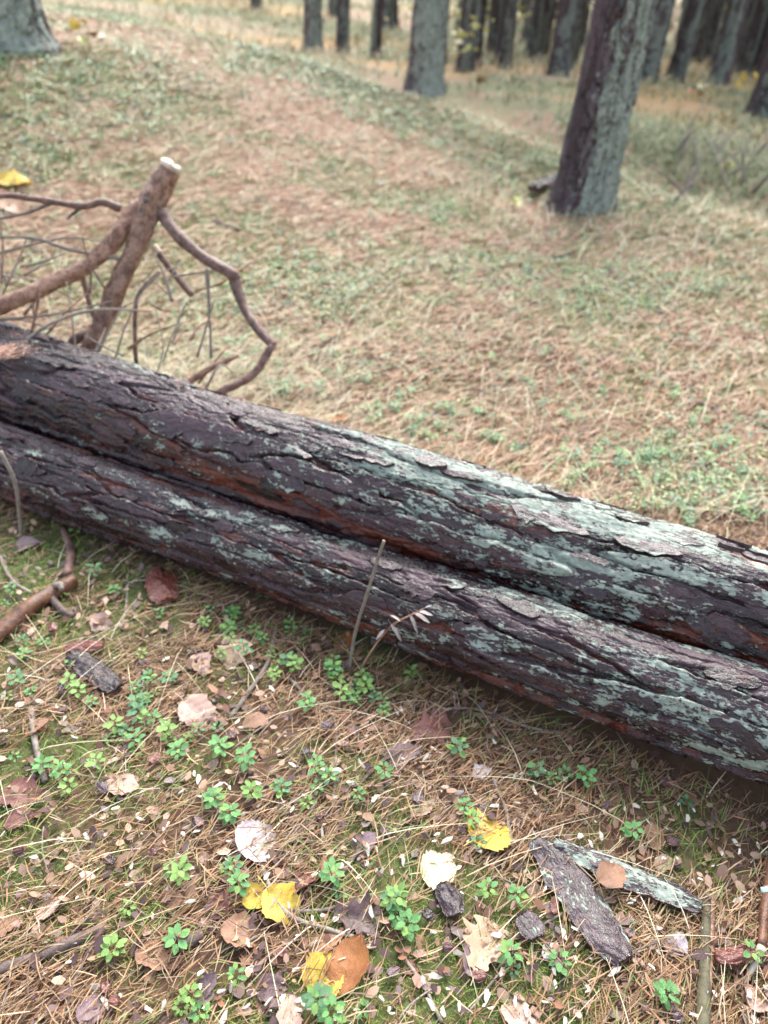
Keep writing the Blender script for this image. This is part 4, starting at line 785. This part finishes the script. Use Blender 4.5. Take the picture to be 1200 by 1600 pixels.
def where(x, y, what):
    for lx, ly, nm in sorted(LAND, key=lambda q: math.hypot(q[0] - x, q[1] - y))[:6]:
        d = math.hypot(lx - x, ly - y); a = math.degrees(math.atan2(y - ly, x - lx)) % 360
        near = 'close' if d < 45 else ('a little way' if d < 110 else 'well')
        rel = ['right of', 'below right of', 'below', 'below left of', 'left of', 'above left of', 'above', 'above right of'][int((a + 22.5) // 45) % 8]
        t = f'{what} {near} {rel} {nm}'
        if t not in USED: USED.add(t); return t
    return f'{what} crowded among its like in a patch ' + ('before the logs' if y > 700 + .3 * x else 'behind the thick log')
def berry(x, y, sc, label, group, mi):
    q = spot(x, y); o = thing('lingonberry_sprig', label, 'plant', tuple(q), group); H_ = random.uniform(.025, .05) * sc
    st = link('stem', STEM, o); st.scale = (1, 1, H_); st.rotation_euler = (random.gauss(0, .15), random.gauss(0, .15), 0)
    nl = random.randint(8, 12); a0 = random.uniform(0, 6.28)
    for k in range(nl):
        tt = (k + 1) / nl; az = a0 + k * 2.4; l = link('leaf', BL[mi if random.random() < .8 else 2], o, (.006 * math.cos(az), .006 * math.sin(az), H_ * (.45 + .55 * tt)))
        s = random.uniform(.014, .020) * sc * (1.05 - .25 * tt); l.scale = (s, s, s); l.rotation_euler = (random.uniform(-.15, .3) + .2 * tt, random.gauss(0, .25), az - math.pi / 2)
    return o
NEAR = [(120, 835, 'lingonberry sprig nearest the left end of the lower log'), (15, 1095, ''), (30, 1075, ''), (125, 1090, 'lingonberry tuft between the dark bark flake and the twigs'), (145, 1105, ''), (110, 1075, ''), (235, 1070, ''), (230, 1100, ''), (228, 1135, ''), (215, 1168, 'bright lingonberry tip at the lower end of the left patch'), (245, 1085, ''),
    (365, 965, 'lingonberry sprig in front of the lower log above the oak leaf'), (375, 985, ''), (410, 935, 'lingonberry sprig shaded under the lower log'), (430, 950, ''), (455, 985, 'tall lingonberry sprig beside the straight grey twig'), (470, 1010, ''), (450, 1045, ''), (430, 1065, ''), (295, 1160, ''), (280, 1185, ''), (310, 1150, ''), (385, 1200, 'lingonberry sprig in the middle above the mauve leaf'), (345, 1180, 'bluish lingonberry tip left of the middle sprig'),
    (360, 1280, 'lingonberry sprig just above the mauve leaf'), (365, 1365, ''), (375, 1395, 'lingonberry sprig above the folded yellow leaf'), (285, 1380, 'lingonberry tuft left of the wine red leaf'), (270, 1365, ''), (110, 1240, ''), (495, 1240, ''), (515, 1225, ''), (480, 1262, ''), (520, 1385, 'lingonberry sprig left of the dark purple leaf'), (530, 1400, ''), (585, 1100, 'lingonberry tuft below the dry plant'), (570, 1085, ''), (600, 1120, ''), (650, 1045, ''), (640, 1065, ''),
    (715, 1185, 'lingonberry sprig by the red brown leaf'), (720, 1165, ''), (760, 1400, ''), (805, 1410, 'lingonberry sprig left of the long bark strip'), (735, 1290, 'lingonberry sprig beside the bright yellow leaf'), (745, 1325, ''), (725, 1270, ''), (620, 1440, 'lingonberry tuft right of the dark purple leaf'), (635, 1455, ''), (610, 1420, ''), (300, 1565, 'large lingonberry tuft at the lower edge'), (285, 1580, ''), (315, 1590, ''), (370, 1535, ''), (800, 1520, ''), (795, 1500, ''), (870, 1510, 'lingonberry sprig below the end of the long bark strip'),
    (1035, 1562, 'lingonberry sprig left of the green stick near the lower edge'), (985, 1312, ''), (495, 1580, 'lingonberry tuft beneath the large orange leaf'), (505, 1570, ''), (600, 1215, ''), (835, 1215, ''), (880, 1220, ''), (180, 930, ''), (250, 965, ''), (150, 905, ''), (20, 930, ''), (10, 950, ''), (40, 1030, ''), (70, 1010, ''), (520, 1060, ''), (335, 1260, ''), (560, 1250, ''), (440, 1240, ''), (395, 1250, ''), (25, 1190, ''), (70, 1205, ''), (1070, 1260, ''), (910, 1230, '')]
for k in range(26): NEAR.append((random.gauss(420, 60), random.gauss(990, 45), ''))
for k in range(16): NEAR.append((random.gauss(225, 25), random.gauss(1115, 40), ''))
for k in range(10): NEAR.append((random.gauss(570, 30), random.gauss(1095, 16), ''))
NEAR = [q for q in NEAR if q[2] or q[1] > 800 + .40 * q[0]]
for k in range(60):
    x = random.uniform(0, 1200); y = random.uniform(880, 1600)
    if y > 860 + .42 * x and all(math.hypot(x - q[0], y - q[1] - 8) > 48 for q in LEAVES): NEAR.append((x, y, ''))
for k, (x, y, lab) in enumerate(NEAR):
    berry(x, y, random.uniform(.85, 1.5) if lab else random.uniform(.55, 1.35), lab or where(x, y, 'green lingonberry sprig'), 'lingonberry sprigs before the logs', random.choice([0, 0, 2, 1]))
BEHIND = [(420, 605), (435, 615), (410, 600), (580, 650), (600, 640), (590, 660), (700, 760), (720, 735), (690, 730), (960, 720), (975, 740), (950, 700), (850, 645), (820, 610), (1010, 600), (1030, 610), (1040, 690), (1060, 800), (1120, 770), (1160, 810), (1110, 730), (1080, 820), (900, 760), (770, 690), (640, 690), (650, 660), (540, 590), (480, 560), (500, 620), (930, 710), (880, 700), (1000, 760), (1140, 700), (740, 650), (800, 700), (300, 520), (340, 560), (370, 480), (700, 640), (590, 700), (1180, 660), (1090, 660), (950, 620), (860, 560), (760, 560)]
BEHIND += [(random.gauss(450, 90), random.gauss(575, 30)) for _ in range(26)] + [(random.gauss(1000, 110), random.gauss(715, 50)) for _ in range(24)] + [(random.gauss(620, 60), random.gauss(665, 20)) for _ in range(10)]
BEHIND = [q for q in BEHIND if q[1] < 470 + .335 * q[0] and q[0] < 1200]
for k, (x, y) in enumerate(BEHIND):
    for q in range(2):
        x_, y_ = x + random.uniform(-14, 14), y + random.uniform(-10, 10)
        berry(x_, y_, random.uniform(.8, 1.4), where(x_, y_, 'pale lingonberry sprig'), 'lingonberry sprigs behind the logs', random.choice([0, 1, 1]))

# ------------------------------------------------------------------ dry plant before the logs
b = spot(545, 1052); P = [b, at(556, 985, b[1] - .005), at(576, 920, b[1] - .01), at(592, 868, b[1] - .015), at(600, 845, b[1] - .02)]
stick('dry_twig', 'bare brown plant stem standing before the two logs', 'twig', P, [.0045, .0045, .004, .0045, .004], M_TWIG, None, 7)
b = spot(560, 1050); P = [b, at(585, 1010, b[1]), at(612, 978, b[1] - .01), at(640, 962, b[1] - .02), at(664, 950, b[1] - .03)]
g = thing('dry_plant', 'dry brown plant with drooping papery leaves leaning on the lower log', 'plant', tuple(b))
link('stem', tube_mesh('stem', P, [.0028, .0026, .0024, .002, .0014], M_BRANCH, 6, 5, .1, 61, b), g)
M_PAPER = leaf_mat('papery_leaf', (.42, .36, .33), (.58, .52, .49), .5)
DL = leaf_mesh('long', 77, .8, M_PAPER)
for x, y, dx, dy in [(640, 962, 12, 26), (655, 955, 20, 6), (612, 978, 14, 22), (625, 970, -14, -8), (648, 958, 22, 14), (600, 985, -12, 14), (664, 950, 10, -4)]:
    a = at(x, y, b[1] - .02); e = at(x + dx, y + dy, b[1] - .025); o = link('leaf', DL, g); v = Vector(e - a); o.location = Vector((a + e) / 2 - b); o.scale = (v.length * .8, v.length * 1.2, v.length * .8)
    o.rotation_euler = v.to_track_quat('Y', 'Z').to_euler()

# needle clump on the left end of the thick log
q, _ = log_hit(18, 560, 'upper'); V = []; F_ = []
for k in range(150):
    an = random.gauss(.55, .5); L = random.uniform(.04, .09); el = random.uniform(-.15, .35); d = np.array([math.cos(an) * math.cos(el), math.sin(an) * math.cos(el), math.sin(el)]); s = np.array([-math.sin(an), math.cos(an), 0]) * .0009
    c = q + np.array([random.gauss(-.03, .05), random.gauss(-.0, .035), .012 + random.random() * .018]); c[2] += 0; i = len(V); V += [c - d * L / 2 - s, c - d * L / 2 + s, c + [0, 0, .004] + s, c + [0, 0, .004] - s, c + d * L / 2 + s * .6, c + d * L / 2 - s * .6]; F_ += [(i, i + 1, i + 2, i + 3), (i + 3, i + 2, i + 4, i + 5)]
me = mesh('needle_clump', np.array(V) - q, np.array(F_), tint_mat('clump_needle', (.42, .23, .15), (.55, .34, .24), .6, 40, 0)); tag(link('needle_clump', me, None, tuple(q)), 'pinkish dead needle clump lying on the left end of the thick log', 'needles')

# ------------------------------------------------------------------ yellow leaved seedlings
def seedling(x, y, h, nl, size, mats, label, cat='plant', dy=0):
    q = spot(x, y); g = thing('seedling', label, cat, tuple(q)); link('stem', tube_mesh('stem', [(0, 0, 0), (.02 * h, 0, h * .5), (.05 * h, 0, h)], [.006, .005, .003], M_DTWIG, 6, 4), g)
    lm = [leaf_mesh('aspen', 60 + k, .5, LM[c]) for k, c in enumerate(mats)]
    for k in range(nl):
        o = link('leaf', random.choice(lm), g, (random.gauss(0, .28 * h + .03), random.gauss(0, .15 * h), h * random.uniform(.35, 1.1))); s = size * random.uniform(.7, 1.2); o.scale = (s, s, s); o.rotation_euler = (random.gauss(.5, .5), random.gauss(0, .4), random.uniform(0, 6.28))
LM['lime'] = leaf_mat('lime_leaf', (.50, .52, .16), (.62, .62, .26))
seedling(140, 80, .22, 8, .09, ['lime', 'yellow', 'pinkish'], 'small maple seedling with yellow green leaves by the corner trunk')
seedling(248, 20, .5, 10, .13, ['yellow', 'lime'], 'yellow leaved seedling beyond the path at the top')
seedling(722, 120, .8, 26, .12, ['lime', 'lime', 'cream'], 'pale lime bush right of the lichen fronted pine')
seedling(1185, 165, .5, 14, .10, ['yellow', 'lime', 'yellow'], 'yellow leaved seedling at the right edge before the black trunk')
seedling(1130, 275, .12, 3, .10, ['cream', 'lime'], 'pale yellow seedling leaf beyond the large pine at right')
seedling(800, 330, .10, 6, .06, ['lime'], 'tiny lime seedling left of the large pine foot')
seedling(750, 130, .08, 4, .10, ['orange', 'yellow'], 'orange leaved seedling on the path right of the lichen fronted pine')
seedling(1095, 160, .25, 9, .10, ['yellow', 'cream', 'orange'], 'yellow orange seedling among the trunks at upper right')
for k in range(16):
    y_ = random.uniform(20, 40); x_ = random.uniform(.02, .55) * y_; g = None
    px = spot(600, 60)
    h = random.uniform(1.2, 2.6); o = thing('sapling', 'yellow leaved sapling among the far pine trunks', 'sapling', (x_, y_, gz(x_, y_)), 'far yellow saplings')
    link('stem', tube_mesh('stem', [(0, 0, 0), (.03, 0, h * .5), (.05, 0, h)], [.015, .012, .006], M_DTWIG, 5, 3), o)
    if k < 4:
        nl = 150; c = np.c_[rng.normal(0, .45, nl), rng.normal(0, .45, nl), rng.uniform(.25, 1.1, nl) * 2]; d = rng.normal(0, 1, (nl, 3)); d /= np.linalg.norm(d, axis=1)[:, None]; s = np.cross(d, rng.normal(0, 1, (nl, 3))); s /= np.linalg.norm(s, axis=1)[:, None]
        V = np.stack([c - d * .07, c + s * .045, c + d * .07, c - s * .045], 1).reshape(-1, 3); fm = mesh('foliage', V, np.arange(nl * 4).reshape(nl, 4), LM['lime'] if k % 2 else LM['cream'])
        if k == 0: FOL = []
        FOL.append(fm)
    f = link('foliage', FOL[k % 4], o); f.scale = (1, 1, h / 2)
